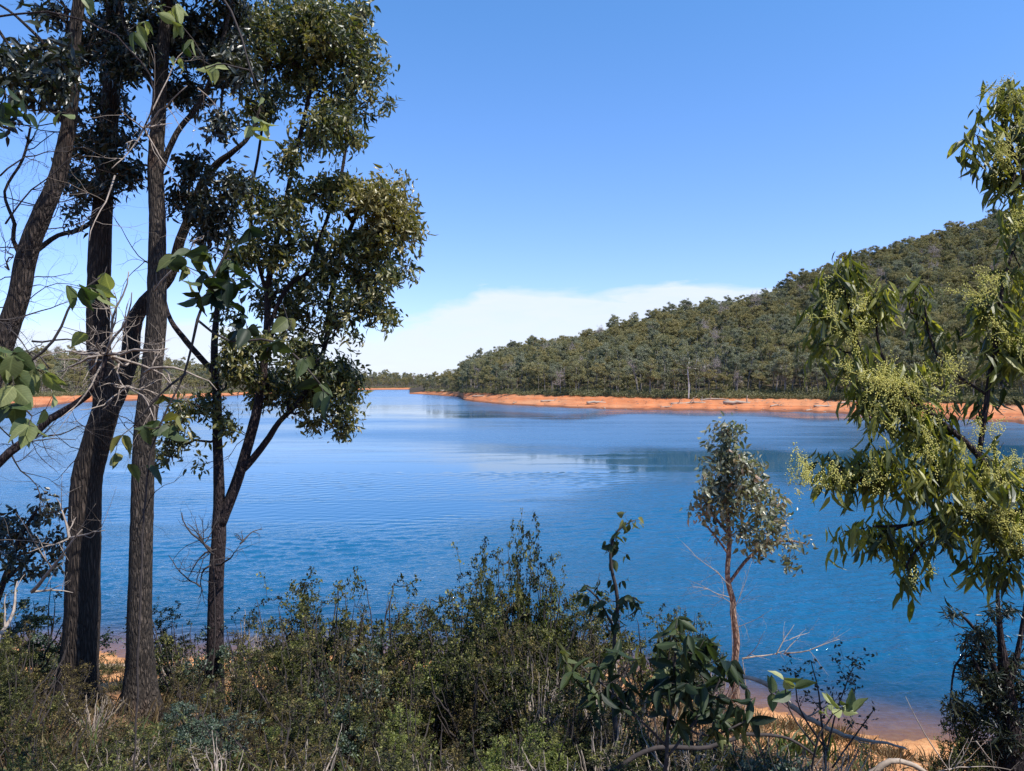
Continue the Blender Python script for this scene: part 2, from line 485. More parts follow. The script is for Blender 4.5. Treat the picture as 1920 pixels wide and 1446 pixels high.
def leaves(mb, tpl, P, D, L, Wd, r, rng, up=None, flat=.0):
    """scatter leaves: P positions, D directions, L lengths, Wd width ratio"""
    n = len(P)
    if not n: return
    T, FT = tpl
    D = nrmz(D)
    rv = rng.normal(size=(n, 3))
    if up is not None: rv = rv * (1 - flat) + np.asarray(up) * flat * 2
    N = nrmz(rv - D * (rv * D).sum(1, keepdims=True))
    Bv = np.cross(N, D)
    L = np.broadcast_to(L, (n,))[:, None, None]
    Wd = np.broadcast_to(Wd, (n,))[:, None, None]
    V = P[:, None] + L * (T[None, :, 0:1] * D[:, None] + T[None, :, 1:2] * Wd * Bv[:, None] + T[None, :, 2:3] * N[:, None])
    k = len(T)
    off = (np.arange(n) * k)[:, None, None]
    F = [(f[None] + off).reshape(-1, f.shape[1]) for f in FT]
    mb.add(V.reshape(-1, 3), F, np.repeat(np.broadcast_to(r, (n,)), k))
    if tpl is BIG: mb.X.append(np.tile(BIGUV, (n, 1)))


def rand_dirs(rng, n, droop=.0, up=0.0):
    d = rng.normal(size=(n, 3)); d = nrmz(d)
    d[:, 2] += up - droop
    return nrmz(d)


def grow(rng, nodes, targets, seg=.25, rmin=.004, expo=.42, zbias=.5, bend=.14, rmax=None, sides=5, mb=None, r0=None):
    """join every target to the nearest point of the growing skeleton; returns [(chain points)] per target"""
    NP = [np.asarray(p, float) for p in nodes]
    nb = len(NP)
    cap = nb + len(targets) * 40
    A = np.zeros((cap, 3)); A[:nb] = NP
    par = np.full(cap, -1); wt = np.zeros(cap)
    n = nb
    T = np.asarray(targets, float)
    d0 = np.array([np.min(np.linalg.norm(A[:nb] - t, axis=1)) for t in T])
    chains = []
    for ti in np.argsort(d0):
        t = T[ti]
        dv = A[:n] - t
        dist = np.sqrt((dv ** 2).sum(1))
        cost = dist + zbias * np.maximum(0, dv[:, 2] + .15 * dist)
        i = int(np.argmin(cost)); d = dist[i]
        k = int(min(30, max(2, round(d / seg))))
        s = (np.arange(1, k + 1) / k)[:, None]
        bv = rng.normal(size=3) * bend * d; bv[2] -= bend * d * .5
        w2 = rng.normal(size=3) * bend * d * .45
        pts = A[i] + (t - A[i]) * s + bv * np.sin(pi * s) + w2 * np.sin(2 * pi * s)
        idx = []
        prev = i
        for p in pts:
            if n >= cap: break
            A[n] = p; par[n] = prev; idx.append(n); prev = n; n += 1
        chains.append((i, idx))
        wt[prev] += 1
    for j in range(n - 1, nb - 1, -1):
        if par[j] >= 0: wt[par[j]] += wt[j]
    rad = rmin * np.maximum(wt, 1) ** expo
    if rmax is not None: rad = np.minimum(rad, rmax)
    if mb is not None:
        for i, idx in chains:
            pts = np.vstack([A[i], A[idx]])
            rr = np.concatenate([[rad[idx[0]]], rad[idx]]) if len(idx) else np.array([rmin])
            rr = rr.copy(); rr[-1] *= .8
            tube(mb, pts, rr, sides if rr[0] > rmin * 2 else 3, rng.random(), 0)
    return [A[idx] for _, idx in chains]


def blobs_to_targets(rng, blobs, Y, dY, dens, jit=1.0):
    """blobs: (px, py, rx, ry[, mult]) traced masses -> points in a real volume around depth Y"""
    out = []
    for b in blobs:
        px, py, rx, ry = b[:4]
        mlt = b[4] if len(b) > 4 else 1
        Yb = Y + rng.uniform(-dY, dY) * .6
        n = max(2, int(dens * mlt * rx * ry / 1000))
        q_ = rng.normal(size=(n, 3)); q_ = q_ / np.linalg.norm(q_, axis=1, keepdims=True) * rng.random((n, 1)) ** .5 * np.clip(rng.normal(1.05, .22, (n, 1)), .5, 1.7)
        for a in q_:
            y = Yb + a[2] * max(rx, ry) / FPX * Y * 1.1
            out.append(at(px + a[0] * rx, py + a[1] * ry, y))
    return np.array(out)


def twig_leaves(rng, mb, chains, n_per, tpl, L, Wd, spread, droop, tail=.45, rshift=0.0, along=True, Lvar=.3, rfun=None):
    P, D, R = [], [], []
    for c in chains:
        m_ = len(c)
        n = max(1, int(rng.poisson(n_per)))
        t = 1 - rng.random(n) ** 1.6 * tail
        ii = np.clip(t * (m_ - 1), 0, m_ - 1.001)
        lo = ii.astype(int); hi = np.minimum(lo + 1, m_ - 1)
        p = c[lo] + (c[hi] - c[lo]) * (ii - lo)[:, None]
        p = p + rng.normal(size=(n, 3)) * spread
        d = rand_dirs(rng, n, droop)
        P.append(p); D.append(d)
        base = rng.normal(.5, .22)
        R.append(np.clip(base + rng.normal(0, .16, n) + rshift, 0.01, .99))
    P = np.vstack(P); D = np.vstack(D); R = np.concatenate(R)
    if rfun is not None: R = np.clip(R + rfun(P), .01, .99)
    Ls = L * np.clip(rng.normal(1, Lvar, len(P)), .45, 1.7)
    leaves(mb, tpl, P, D, Ls, Wd, R, rng)


def dead(mb, rng, p, d, L, r, depth, nch=(3, 5), curl=.28, up=.0, sides=4, ratio=.55, acc=None):
    k = 7
    P = [np.array(p, float)]; d = nrmz(np.array(d, float))
    for i in range(k):
        d = nrmz(d + rng.normal(size=3) * curl + np.array([0, 0, up]))
        P.append(P[-1] + d * L / k)
    P = np.array(P); R = r * np.linspace(1, .3, k + 1)
    tube(mb, P, R, sides if r > .004 else 3, rng.random())
    if acc is not None: acc.append(P)
    if depth > 0:
        for _ in range(rng.integers(*nch)):
            i = rng.integers(1, k)
            dd = nrmz(nrmz(P[i + 1] - P[i]) + rng.normal(size=3) * .85)
            dead(mb, rng, P[i], dd, L * ratio * rng.uniform(.7, 1.25), R[i] * .62, depth - 1, nch, curl, up, sides, ratio, acc)


# ------------------------------------------------------------------ near ground
WX = np.array([-60, -20, -10, 0, 2, 5, 7.6, 9.4, 15, 30, 60]); WY = np.array([24, 20.8, 19.8, 19.6, 19.3, 17.0, 15.0, 14.3, 13.6, 12, 6.])
TT = np.array([-60, -12, -6, -3, -1.2, 0, 1.2, 3.6, 6.6, 8.6, 10.6, 12.6, 14.6, 16.6, 19.6, 26, 60])
TZ = np.array([-12, -3.2, -1.25, -.48, -.16, 0, .22, .95, 1.77, 2.35, 2.95, 3.56, 4.2, 4.8, 5.4, 6.0, 9.])


def ground_z(x, y):
    x = np.asarray(x, float); y = np.asarray(y, float)
    wy = np.interp(x, WX, WY) + .25 * np.sin(x * .9) + .15 * np.sin(x * 2.3 + 1)
    t = wy - y
    z = np.interp(t, TT, TZ)
    b = np.clip(t / 6, 0, 1)
    z = z + b * (.10 * np.sin(x * 1.1 + y * .7) + .07 * np.sin(x * 2.3 - y * 1.9 + 2) + .04 * np.sin(x * 5.1 + y * 4.3))
    return z, t


def grid(name, X, Y, Z, mat, attrs, kind='structure', label=None):
    n, k = X.shape
    mb = MB()
    V = np.stack([X, Y, Z], -1).reshape(-1, 3)
    i = np.arange(n - 1)[:, None] * k; j = np.arange(k - 1)[None]
    F = np.stack([i + j, i + j + 1, i + k + j + 1, i + k + j], -1).reshape(-1, 4)
    mb.add(V, [F])
    o = mb.build(name, mat, attrs={a: b.ravel() for a, b in attrs.items()})
    o['kind'] = kind
    return o


xs = np.concatenate([np.linspace(-60, -18, 60), np.linspace(-17.6, 18, 240), np.linspace(18.6, 60, 60)])
ys = np.concatenate([np.linspace(-30, -1, 40), np.linspace(-.8, 26, 230), np.linspace(26.8, 60, 40)])
X, Yg = np.meshgrid(xs, ys)
Z, T_ = ground_z(X, Yg)
Z = Z + .012 * RNG.normal(size=Z.shape)
grid('ground', X, Yg, Z, M['ground'], {'inland': T_})

# ------------------------------------------------------------------ far land
def tab(rows):
    a = np.array(rows, float); return a[:, 0], a[:, 1:]


# photo column, waterline depth, treeline depth, treeline height, ridge depth, ridge height
RIGHT = tab([(768, 461, 470, .5, 505, 1.6), (800, 438, 455, 1.7, 500, 3.8), (835, 392, 410, 2.2, 500, 7.8), (862, 372, 385, 2.4, 495, 11.7), (868, 305, 335, 2.7, 490, 12.2),
             (900, 268, 300, 3.0, 480, 14.2), (960, 236, 262, 3.0, 460, 18.7), (1090, 207, 236, 3.0, 440, 26.2), (1190, 195, 222, 2.9, 430, 32.2), (1300, 191, 215, 2.8, 430, 39.2),
             (1400, 187, 210, 2.75, 430, 46.7), (1500, 181, 205, 2.75, 430, 57.2), (1600, 170, 193, 2.7, 430, 67.2), (1700, 157, 180, 2.65, 430, 79.2), (1800, 145, 170, 2.6, 430, 86.7),
             (1900, 133.5, 160, 2.6, 430, 92.2), (2100, 112, 145, 2.6, 430, 100.2), (2600, 80, 120, 2.6, 430, 102.2), (3400, 60, 100, 2.6, 430, 102.2)])
LEFT = tab([(-1500, 120, 150, 2.5, 450, 40), (-500, 170, 210, 2.5, 560, 34), (0, 201, 258, 2.3, 620, 25), (60, 205, 262, 2.2, 620, 25), (90, 225, 275, 2.0, 620, 24), (130, 260, 300, 1.9, 620, 24),
            (200, 282, 320, 1.7, 630, 23), (300, 303, 345, 1.6, 650, 20), (430, 390, 432, 1.1, 700, 14), (520, 483, 520, 1.1, 800, 13), (620, 597, 640, 1.2, 900, 12),
            (690, 700, 740, 1.4, 950, 12.5), (800, 750, 790, 1.5, 1000, 11), (1000, 780, 820, 1.6, 1000, 11), (1500, 800, 840, 1.6, 1000, 11)])


def land(table, u, Y):
    px, c = table
    p = u * FPX + 960
    yw, yt, zt, yr, zr = [np.interp(p, px, c[:, i]) for i in range(5)]
    yw = yw + 2.0 * np.sin(u * 140) + 1.2 * np.sin(u * 310 + 1)
    s = np.clip((Y - yt) / (yr - yt), 0, 1)
    z = np.where(Y < yw, (Y - yw) * .12, np.where(Y < yt, zt * ((Y - yw) / np.maximum(yt - yw, 1)), zt + (zr - zt) * (.75 * s + .25 * s * s)))
    z = z + np.clip(s * 4, 0, 1) * (1.6 * np.sin(u * 28 + Y * .02) + 1.1 * np.sin(u * 61 - Y * .045)) * np.clip(zr / 25, .15, 1)
    z = z - np.clip((Y - yr) / 400, 0, 2) * .35 * zr
    z = z + np.where((Y > yw) & (Y < yt), .12 * np.sin(Y * .9 + u * 90) + .1 * np.sin(u * 400), 0)
    return z, np.clip((Y - yt) / 6 + .5, 0, 1), yw, yt, yr


def land_sheet(name, table, u0, u1, nu):
    us = np.linspace(u0, u1, nu)
    rows_z, rows_y, rows_f = [], [], []
    Ys = []
    for u in us:
        _, _, yw, yt, yr = land(table, u, 300.)
        Ys.append(np.concatenate([np.linspace(yw - 25, yw - 1, 6), np.linspace(yw, yt, 16), np.linspace(yt + 2, yr, 50), np.linspace(yr + 10, yr + 500, 14)]))
    Yy = np.array(Ys)
    U = np.repeat(us[:, None], Yy.shape[1], 1)
    z, f, *_ = land(table, U, Yy)
    grid(name, U * Yy, Yy, z, M['bank'], {'forest': f})


land_sheet('hill_right', RIGHT, (768 - 960) / FPX, 1.7, 420)
land_sheet('hill_left', LEFT, -1.7, .37, 360)

# ------------------------------------------------------------------ water
us = np.concatenate([np.linspace(-2.2, -.78, 70), np.linspace(-.765, .765, 1000), np.linspace(.78, 2.2, 70)])
yv = np.concatenate([np.linspace(4, 12.9, 40), np.linspace(13, 60, 800), 60 * 30 ** np.linspace(.003, 1, 260)])
U, Yw_ = np.meshgrid(us, yv)
Xw = U * Yw_
gz, _ = ground_z(Xw, Yw_)
depth = np.where(Yw_ < 45, np.maximum(-gz, 0), 9)


def bell(px, py, rx, ry):
    p = U * FPX + 960; y = HZ + EYE * FPX / Yw_
    return np.exp(-(((p - px) / rx) ** 2 + ((y - py) / ry) ** 2))


def flat(px, py, rx, ry):
    p = U * FPX + 960; y = HZ + EYE * FPX / Yw_
    y = y + 5 * np.sin(p * .011) + 3 * np.sin(p * .027 + 1)
    return np.exp(-(np.abs((p - px) / rx) ** 3 + np.abs((y - py) / ry) ** 3))


calm = (1.7 * flat(1620, 876, 600, 29) + .45 * bell(1750, 830, 300, 60) + .62 * bell(800, 868, 380, 62) + .66 * bell(250, 850, 460, 110) + .55 * flat(1400, 776, 620, 7) + .4 * bell(1000, 905, 220, 40)
        + .5 * bell(740, 950, 360, 60) + .55 * bell(740, 772, 260, 26) - .55 * bell(700, 817, 280, 9) - .35 * bell(500, 790, 300, 5) - .5 * bell(1000, 822, 200, 10) + .3 * bell(200, 1000, 500, 80) + .32 * bell(850, 1000, 520, 120))
calm = np.clip(calm, 0, .97)
pn = .5 + .25 * np.sin(Xw * .021 + 1.7 * np.sin(Yw_ * .011)) + .25 * np.sin(Yw_ * .05 + Xw * .009)
chop = np.clip(.07 + .23 * np.clip((Yw_ - 18) / 60, 0, 1), 0, .30) * (.8 + .4 * pn)
near = np.clip(1.35 - Yw_ / 80, .12, 1)
# real ripples: a sum of small wind waves, each kept only where the mesh is fine enough to carry it
wr = np.random.default_rng(404)
stx = np.abs(np.gradient(us))[None, :] * Yw_; sty = np.abs(np.gradient(yv))[:, None] * np.ones_like(Xw)
stp = np.maximum(stx, sty)
env = (.55 + .45 * np.sin(Xw * .23 + 2 * np.sin(Yw_ * .09)) * np.sin(Yw_ * .17 + 1.3 * np.sin(Xw * .11))) * np.clip(1 - .85 * calm, 0, 1) * np.clip(depth * 2.2 + .12, 0, 1)
Zw = np.zeros_like(Xw)
for _ in range(60):
    Lw = .16 * (1.15 / .16) ** (wr.random() ** 1.2)
    th_ = radians(-62) + wr.normal() * .55
    kx, ky = cos(th_) * 2 * pi / Lw, sin(th_) * 2 * pi / Lw
    sl = .041 * wr.uniform(.6, 1.3)
    wgt = np.clip(Lw / (3.5 * stp) - .4, 0, 1)
    Zw += sl * Lw / (2 * pi) * np.sin(kx * Xw + ky * Yw_ + wr.uniform(0, 6.3) + .8 * np.sin(Xw * .31 + Yw_ * .23)) * wgt
Zw *= env
Zw = Zw - .004
grid('lake_water', Xw, Yw_, Zw, M['water'], {'depth': depth, 'calm': calm, 'chop': chop, 'near': near})

# ------------------------------------------------------------------ forest trees (prototypes)


def forest_proto(seed, kind):
    rng = np.random.default_rng(seed)
    H = 12.0
    tb = MB()
    lean = rng.normal(size=2) * .5
    nstem = 1 if rng.random() < .6 else 2
    base = []
    for s in range(nstem):
        off = rng.normal(size=2) * .5 * s
        pts = [(0, 0, -.6), (lean[0] * .2 + off[0] * .4, lean[1] * .2 + off[1] * .4, H * .25), (lean[0] * .6 + off[0], lean[1] * .6 + off[1], H * .55), (lean[0] + off[0] * 1.6, lean[1] + off[1] * 1.6, H * .86)]
        P, R = resample(pts, [.24, .19, .13, .05], .9)
        P[:, :2] += rng.normal(size=(len(P), 2)) * .06
        tube(tb, P, R, 6, .5)
        base += [p for p in P if p[2] > H * .28]
    cl = []
    if kind == 'dead':
        nb = 26
    elif kind == 'tall':
        nb = 13
    else:
        nb = 17
    for i in range(nb):
        h = rng.uniform(.40, 1.0) if kind != 'low' else rng.uniform(.15, .95)
        rad = (2.9 if kind != 'tall' else 2.3) * (1 - ((h - .62) / .55) ** 2) ** .5 * rng.random() ** .4 if abs(h - .62) < .54 else .4
        a = rng.uniform(0, 2 * pi)
        cl.append((lean[0] * h + cos(a) * rad, lean[1] * h + sin(a) * rad, H * h, rng.uniform(.7, 1.25)))
    tg = []
    for c in cl:
        for _ in range(5 if kind != 'dead' else 4):
            o = rng.normal(size=3) * c[3] * .55
            tg.append(np.array(c[:3]) + o * (1, 1, .6))
    ch = grow(rng, base, tg, .7, .022, .5, .6, .12, .16, 4, tb)
    cb = None
    if kind != 'dead':
        cb = MB()
        for c in ch:
            n = int(rng.integers(30, 75))
            e = c[-1]
            d = rng.normal(size=(n, 3)); d = nrmz(d) * rng.random((n, 1)) ** .45 * rng.uniform(.4, 1.0)
            P = e + d * (1, 1, rng.uniform(.4, .8))
            D = rand_dirs(rng, n, .35)
            r = np.clip(rng.normal(.5, .14) + rng.normal(0, .12, n), 0, 1)
            leaves(cb, DIA, P, D, rng.uniform(.22, .46, n), .5, r, rng, (0, 0, 1), .1)
    else:
        for c in ch:
            for _ in range(5):
                dead(tb, rng, c[-1], rng.normal(size=3) + (0, 0, .5), 1.3, .022, 1, (2, 4), .25)
    return tb, cb


protos = []
for k, (seed, kind, lm) in enumerate([(11, 'round', 'leaf_for1'), (12, 'round', 'leaf_for2'), (13, 'tall', 'leaf_for3'), (14, 'round', 'leaf_for3'), (15, 'tall', 'leaf_for1'), (16, 'low', 'leaf_for2'), (17, 'low', 'leaf_for1'), (18, 'dead', None)]):
    tb, cb = forest_proto(seed, kind)
    protos.append((kind, tb, cb, lm))

rng = np.random.default_rng(99)


def forest_points(table, u0, u1, s0, s1, ymax, side):
    pts = []
    _, _, _, yt0, _ = land(table, np.linspace(u0, u1, 50), 300.)
    Y = float(np.min(yt0))
    while Y < ymax:
        s = s0 + (s1 - s0) * min(1, max(0, (Y - 150) / 500))
        u = u0
        while u < u1:
            uu = u + rng.uniform(-.45, .45) * s / Y; yy = Y + rng.uniform(-.45, .45) * s
            z, f, yw, yt, yr = land(table, uu, yy)
            if yy > yt + rng.uniform(0, 1.5) and uu > u0 and yy < yr + 40 and z > .8:
                pts.append((uu * yy, yy, float(z), uu, yy - yt, side))
            u += s / Y
        Y += s * .9
    return pts


pts = forest_points(RIGHT, (790 - 960) / FPX, 1.2, 4.3, 5.3, 480, 0) + forest_points(LEFT, -1.2, .06, 5.5, 9.0, 1010, 1)
# denser belt at the edge of the forest
info = []
for x, y, z, u, din, side in pts:
    if din > 8 and rng.random() < .10: continue
    sc = rng.uniform(.52, .98)
    if rng.random() < .03: sc *= 1.2
    if side == 0 and u < (870 - 960) / FPX: sc *= .72
    if din < 12: sc *= rng.uniform(.8, 1.0)
    if side == 1: sc *= .92
    if side == 1 and y > 600: sc *= .85
    pr = rng.random()
    if pr < .03: k = 7
    elif din < 14: k = int(rng.choice([0, 2, 3, 4, 5, 6], p=[.12, .2, .2, .22, .13, .13]))
    else:
        # patches of olive and grey-green
        w_ = .5 + .5 * sin(x * .03 + 2 * sin(y * .02)) * cos(y * .025 + x * .01)
        k = int(rng.choice([1, 5, 0, 3, 2, 4, 6], p=np.array([.28 * w_ + .05, .14 * w_ + .03, .15, .28 * (1 - w_) + .05, .1, .12, .08 * (1 - w_) + .03]) / (.28 * w_ + .05 + .14 * w_ + .03 + .15 + .28 * (1 - w_) + .05 + .1 + .12 + .08 * (1 - w_) + .03)))
    info.append((x, y, z, u, din, side, sc, k, rng.uniform(0, 6.28)))
inview = [i for i, t in enumerate(info) if abs(t[3]) < .665]
inview.sort(key=lambda i: info[i][1] / info[i][6] + (4 if info[i][4] < 18 else 60) * 1.0 if info[i][5] == 0 else info[i][1] * 1.05)
near_ids = set(inview[:298])
DESC = {0: ('bushy grey green gum', 'forest_gum'), 1: ('olive brown round gum', 'forest_gum'), 2: ('tall thin grey green gum', 'forest_gum'), 3: ('pale grey green round gum', 'forest_gum'),
        4: ('tall narrow dark gum', 'forest_gum'), 5: ('low olive leafy tree', 'forest_gum'), 6: ('low dark green tree', 'forest_gum'), 7: ('bare pinkish grey dead tree', 'dead_tree')}
ORD = ['first', 'second', 'third', 'fourth', 'fifth', 'sixth', 'seventh', 'eighth', 'ninth', 'tenth', 'eleventh', 'twelfth', 'thirteenth', 'fourteenth', 'fifteenth', 'sixteenth', 'seventeenth', 'eighteenth', 'nineteenth', 'twentieth']


def number_off(items):
    """items: (px, what, place) -> labels; look-alikes in one place are told apart by their order from the left"""
    out = [None] * len(items); d_ = {}
    for i_, (px_, a_, b_) in enumerate(items): d_.setdefault((a_, b_), []).append(i_)
    for (a_, b_), ids in d_.items():
        ids.sort(key=lambda q_: items[q_][0])
        for n_, q_ in enumerate(ids):
            if len(ids) == 1 or n_ >= len(ORD): out[q_] = a_ + ' ' + b_
            else: out[q_] = a_ + ', ' + ORD[n_] + ' from left ' + b_
    return out


def sector(u, side, din):
    p_ = u * FPX + 960
    f_ = 'on treeline' if din < 14 else 'inside forest'
    if side: return f_ + ' on the far left shore'
    return f_ + (' near the point' if p_ < 1000 else ' left of the pale gum' if p_ < 1290 else ' behind shore sapling' if p_ < 1480 else ' behind left half of flowering gum' if p_ < 1700 else ' behind right half of flowering gum')


FLAB = {}
_ids = sorted(near_ids)
for i, lb_ in zip(_ids, number_off([(info[i][3], DESC[info[i][7]][0], sector(info[i][3], info[i][5], info[i][4])) for i in _ids])):
    FLAB[i] = lb_
src = {}
mesh_cache = {}


def place_forest(x, y, z, k, sc, rot, label, group, name):
    kind, tb, cb, lm = protos[k]
    r = thing(name, label, 'tree', (x, y, z), group)
    r.rotation_euler[2] = rot; r.scale = (sc, sc, sc * (1 + .22 * sin(rot * 7)))
    if k not in mesh_cache:
        o1 = tb.build('trunk', M['bark_forest'] if kind != 'dead' else M['twig_for'], r, (0, 0, 0))
        o2 = cb.build('crown', M[lm], r, (0, 0, 0), smooth=False) if cb else None
        mesh_cache[k] = (o1, o2)
    else:
        for o in mesh_cache[k]:
            if o is not None:
                c = o.copy(); COL.objects.link(c); c.parent = r
    return r


for i in sorted(near_ids):
    x, y, z, u, din, side, sc, k, rot = info[i]
    d, nm = DESC[k]
    lab = FLAB[i]
    gp = 'forest gum trees right of the lake' if side == 0 else 'forest gum trees beyond the left shore'
    if k == 7: gp = 'dead trees standing in the forest'
    place_forest(x, y, z, k, sc, rot, lab, gp, nm)
# the pale trunk that stands out at the edge of the sand
for (px, yb, H_, ln) in ((1291, 213, 11.5, .25),):
    u = (px - 960) / FPX; z, *_ = land(RIGHT, u, yb)
    b = np.array([u * yb, yb, float(z) - .1])
    r = thing('pale_gum', 'tall gum with smooth whitish trunk at the edge of the orange bank', 'tree', b)
    tb = MB(); P, R = resample([b, b + (.1, 0, 4), b + (-.2, 0, 8), b + (.3, 0, H_)], [.16, .13, .10, .04], .6); tube(tb, P, R, 8)
    rg = np.random.default_rng(3)
    tg = [b + np.array([rg.normal() * 1.9, rg.normal() * 1.5, H_ * rg.uniform(.62, 1.08)]) for _ in range(50)]
    ch = grow(rg, [p for p in P if p[2] > b[2] + 5], tg, .6, .02, .5, .5, .12, .12, 4, tb)
    tb.build('trunk', M['twig_white'], r, b)
    cb = MB()
    for c in ch:
        n = 40; d = nrmz(rg.normal(size=(n, 3))) * rg.random((n, 1)) ** .4 * .8
        leaves(cb, DIA, c[-1] + d * (1, 1, .6), rand_dirs(rg, n, .3), rg.uniform(.28, .5, n), .55, np.clip(rg.normal(.5, .15, n), 0, 1), rg)
    cb.build('crown', M['leaf_for3'], r, b, smooth=False)

for k in range(8):
    if k not in mesh_cache:
        place_forest(200 + k, 260, 12, k, 1, 0, DESC[k][0] + ' standing alone by the forest', 'forest gum trees right of the lake', DESC[k][1])

# the mass of trees behind: one object that instances the same trees
rest = [info[i] for i in range(len(info)) if i not in near_ids]
me = bpy.data.meshes.new('far_forest')
me.vertices.add(len(rest))
me.vertices.foreach_set('co', np.array([(t[0], t[1], t[2] - .2) for t in rest], np.float32).ravel())
for nm, vals, ty in (('pk', [t[7] for t in rest], 'INT'), ('ps', [t[6] for t in rest], 'FLOAT'), ('pr', [t[8] for t in rest], 'FLOAT'), ('pz', [t[6] * (1 + .22 * sin(t[8] * 7)) for t in rest], 'FLOAT')):
    a_ = me.attributes.new(nm, ty, 'POINT'); a_.data.foreach_set('value', np.array(vals, np.int32 if ty == 'INT' else np.float32))
ff = bpy.data.objects.new('far_forest', me); COL.objects.link(ff)
tag(ff, 'dense gum forest covering the hillside and the far shore behind the nearer trees', 'forest', kind='stuff')


def gn_scatter(obj, sources):
    """sources: list of (pk value, [objects])"""
    t = bpy.data.node_groups.new('scatter', 'GeometryNodeTree')
    t.interface.new_socket('Geometry', in_out='INPUT', socket_type='NodeSocketGeometry')
    t.interface.new_socket('Geometry', in_out='OUTPUT', socket_type='NodeSocketGeometry')
    L = t.links.new
    gi = t.nodes.new('NodeGroupInput'); go = t.nodes.new('NodeGroupOutput')
    mp = t.nodes.new('GeometryNodeMeshToPoints'); L(gi.outputs[0], mp.inputs['Mesh'])
    def na(n_, ty):
        a = t.nodes.new('GeometryNodeInputNamedAttribute'); a.data_type = ty; a.inputs['Name'].default_value = n_; return a.outputs['Attribute']
    pk, ps, pr_ = na('pk', 'INT'), na('ps', 'FLOAT'), na('pr', 'FLOAT')
    cx = t.nodes.new('ShaderNodeCombineXYZ'); L(pr_, cx.inputs[2])
    cs = t.nodes.new('ShaderNodeCombineXYZ'); L(ps, cs.inputs[0]); L(ps, cs.inputs[1]); L(na('pz', 'FLOAT'), cs.inputs[2])
    jn = t.nodes.new('GeometryNodeJoinGeometry')
    for k, objs in sources:
        cmp_ = t.nodes.new('FunctionNodeCompare'); cmp_.data_type = 'INT'; cmp_.operation = 'EQUAL'
        ins = [s for s in cmp_.inputs if s.type == 'INT']
        L(pk, ins[0]); ins[1].default_value = k
        for o in objs:
            oi = t.nodes.new('GeometryNodeObjectInfo'); oi.inputs['Object'].default_value = o; oi.inputs['As Instance'].default_value = True
            ip = t.nodes.new('GeometryNodeInstanceOnPoints')
            L(mp.outputs[0], ip.inputs['Points']); L(cmp_.outputs[0], ip.inputs['Selection'])
            L(oi.outputs['Geometry'], ip.inputs['Instance']); L(cs.outputs[0], ip.inputs['Scale'])
            L(cx.outputs[0], ip.inputs['Rotation'])
            L(ip.outputs[0], jn.inputs[0])
    L(jn.outputs[0], go.inputs[0])
    md = obj.modifiers.new('scatter', 'NODES'); md.node_group = t


gn_scatter(ff, [(k, [o for o in mesh_cache[k] if o is not None]) for k in range(8)])

# low scrub along the treeline and under the trees
mb = MB(); rg = np.random.default_rng(5)
for table, u0, u1, n in ((RIGHT, (800 - 960) / FPX, .8, 3000), (LEFT, -.8, .02, 1800)):
    for _ in range(n):
        u = rg.uniform(u0, u1)
        _, _, yw, yt, yr = land(table, u, 300.)
        y = yt + rg.normal(2.5, 4) if rg.random() < .75 else yt + rg.uniform(0, 40)
        y = max(y, yt - 1.5)
        z, *_ = land(table, u, y)
        c = np.array([u * y, y, float(z)]); r_ = rg.uniform(.6, 2.0)
        k = 60
        d = nrmz(rg.normal(size=(k, 3))) * rg.random((k, 1)) ** .4 * r_; d[:, 2] = abs(d[:, 2]) * 1.0
        leaves(mb, DIA, c + d, rand_dirs(rg, k, -.2), rg.uniform(.22, .5, k), .5, np.clip(rg.normal(.35 + .2 * rg.normal(), .15, k), 0, 1), rg)
tag(mb.build('forest_scrub', M['leaf_for1'], smooth=False), 'low dark scrub along the foot of the forest above the bank', 'scrub', kind='stuff')

# driftwood and stumps on the far bank
rg = np.random.default_rng(21)


def bank_log(px, Y, ang, L, r, label, name='driftwood_log', group='driftwood on the far orange bank', mat='log', stubs=2):
    u = (px - 960) / FPX
    z, *_ = land(RIGHT, u, Y)
    r *= 1.35; L *= 1.1
    b = np.array([u * Y, Y, float(z) + r * .6])
    d = np.array([cos(ang), sin(ang), rg.uniform(-.02, .06)])
    mb = MB()
    P, R = resample([b - d * L / 2, b + (0, 0, .05 * L * rg.random()), b + d * L / 2], [r, r * .85, r * .4], L / 8)
    P += rg.normal(size=P.shape) * r * .15
    tube(mb, P, R, 7, .5, .06)
    for _ in range(stubs):
        dead(mb, rg, P[rg.integers(2, len(P) - 1)], (rg.normal() * .6, rg.normal() * .6, .8), L * .28, r * .45, 1, (1, 3))
    tag(mb.build(name, M[mat], origin=b), label, 'driftwood', group)


for px, Y, a, L, r, lab in ((965, 240, 1.2, 2.5, .12, 'spiky grey root stump standing at the waterline where the bank turns'), (1118, 214, .1, 5, .28, 'dark fallen log lying midway down the bank'),
                            (1292, 204, .2, 9, .22, 'tangled pale branches below the whitish gum trunk'), (1382, 200, -.03, 6, .4, 'thick brown log on the bank above the sapling top'),
                            (1455, 192, .6, 4, .14, 'pale branching driftwood on the bank near the sapling'), (1545, 186, .25, 5, .2, 'slanting grey log close to the right branches'),
                            (1518, 183, .7, 3, .12, 'short thin stick low on the bank'), (1250, 198, -.1, 3, .14, 'small grey log half buried in the sand'), (1134, 203, 1.3, 2, .14, 'small upright stump near the waterline'),
                            (1655, 172, .1, 6, .2, 'long log behind the yellow flower sprays'), (900, 285, .1, 5, .2, 'small log on the bank near the point'), (838, 410, .3, 6, .3, 'log by the trees at the tip of the point'),
                            (1030, 232, .3, 5, .2, 'dark log at the foot of the forest'), (1340, 208, -.2, 7, .22, 'log lying along the edge of the trees'), (1600, 186, .1, 7, .2, 'grey log along the edge of the scrub')):
    bank_log(px, Y, a, L, r, lab, stubs=4 if ('tangled' in lab or 'spiky' in lab or 'branching' in lab) else 1)

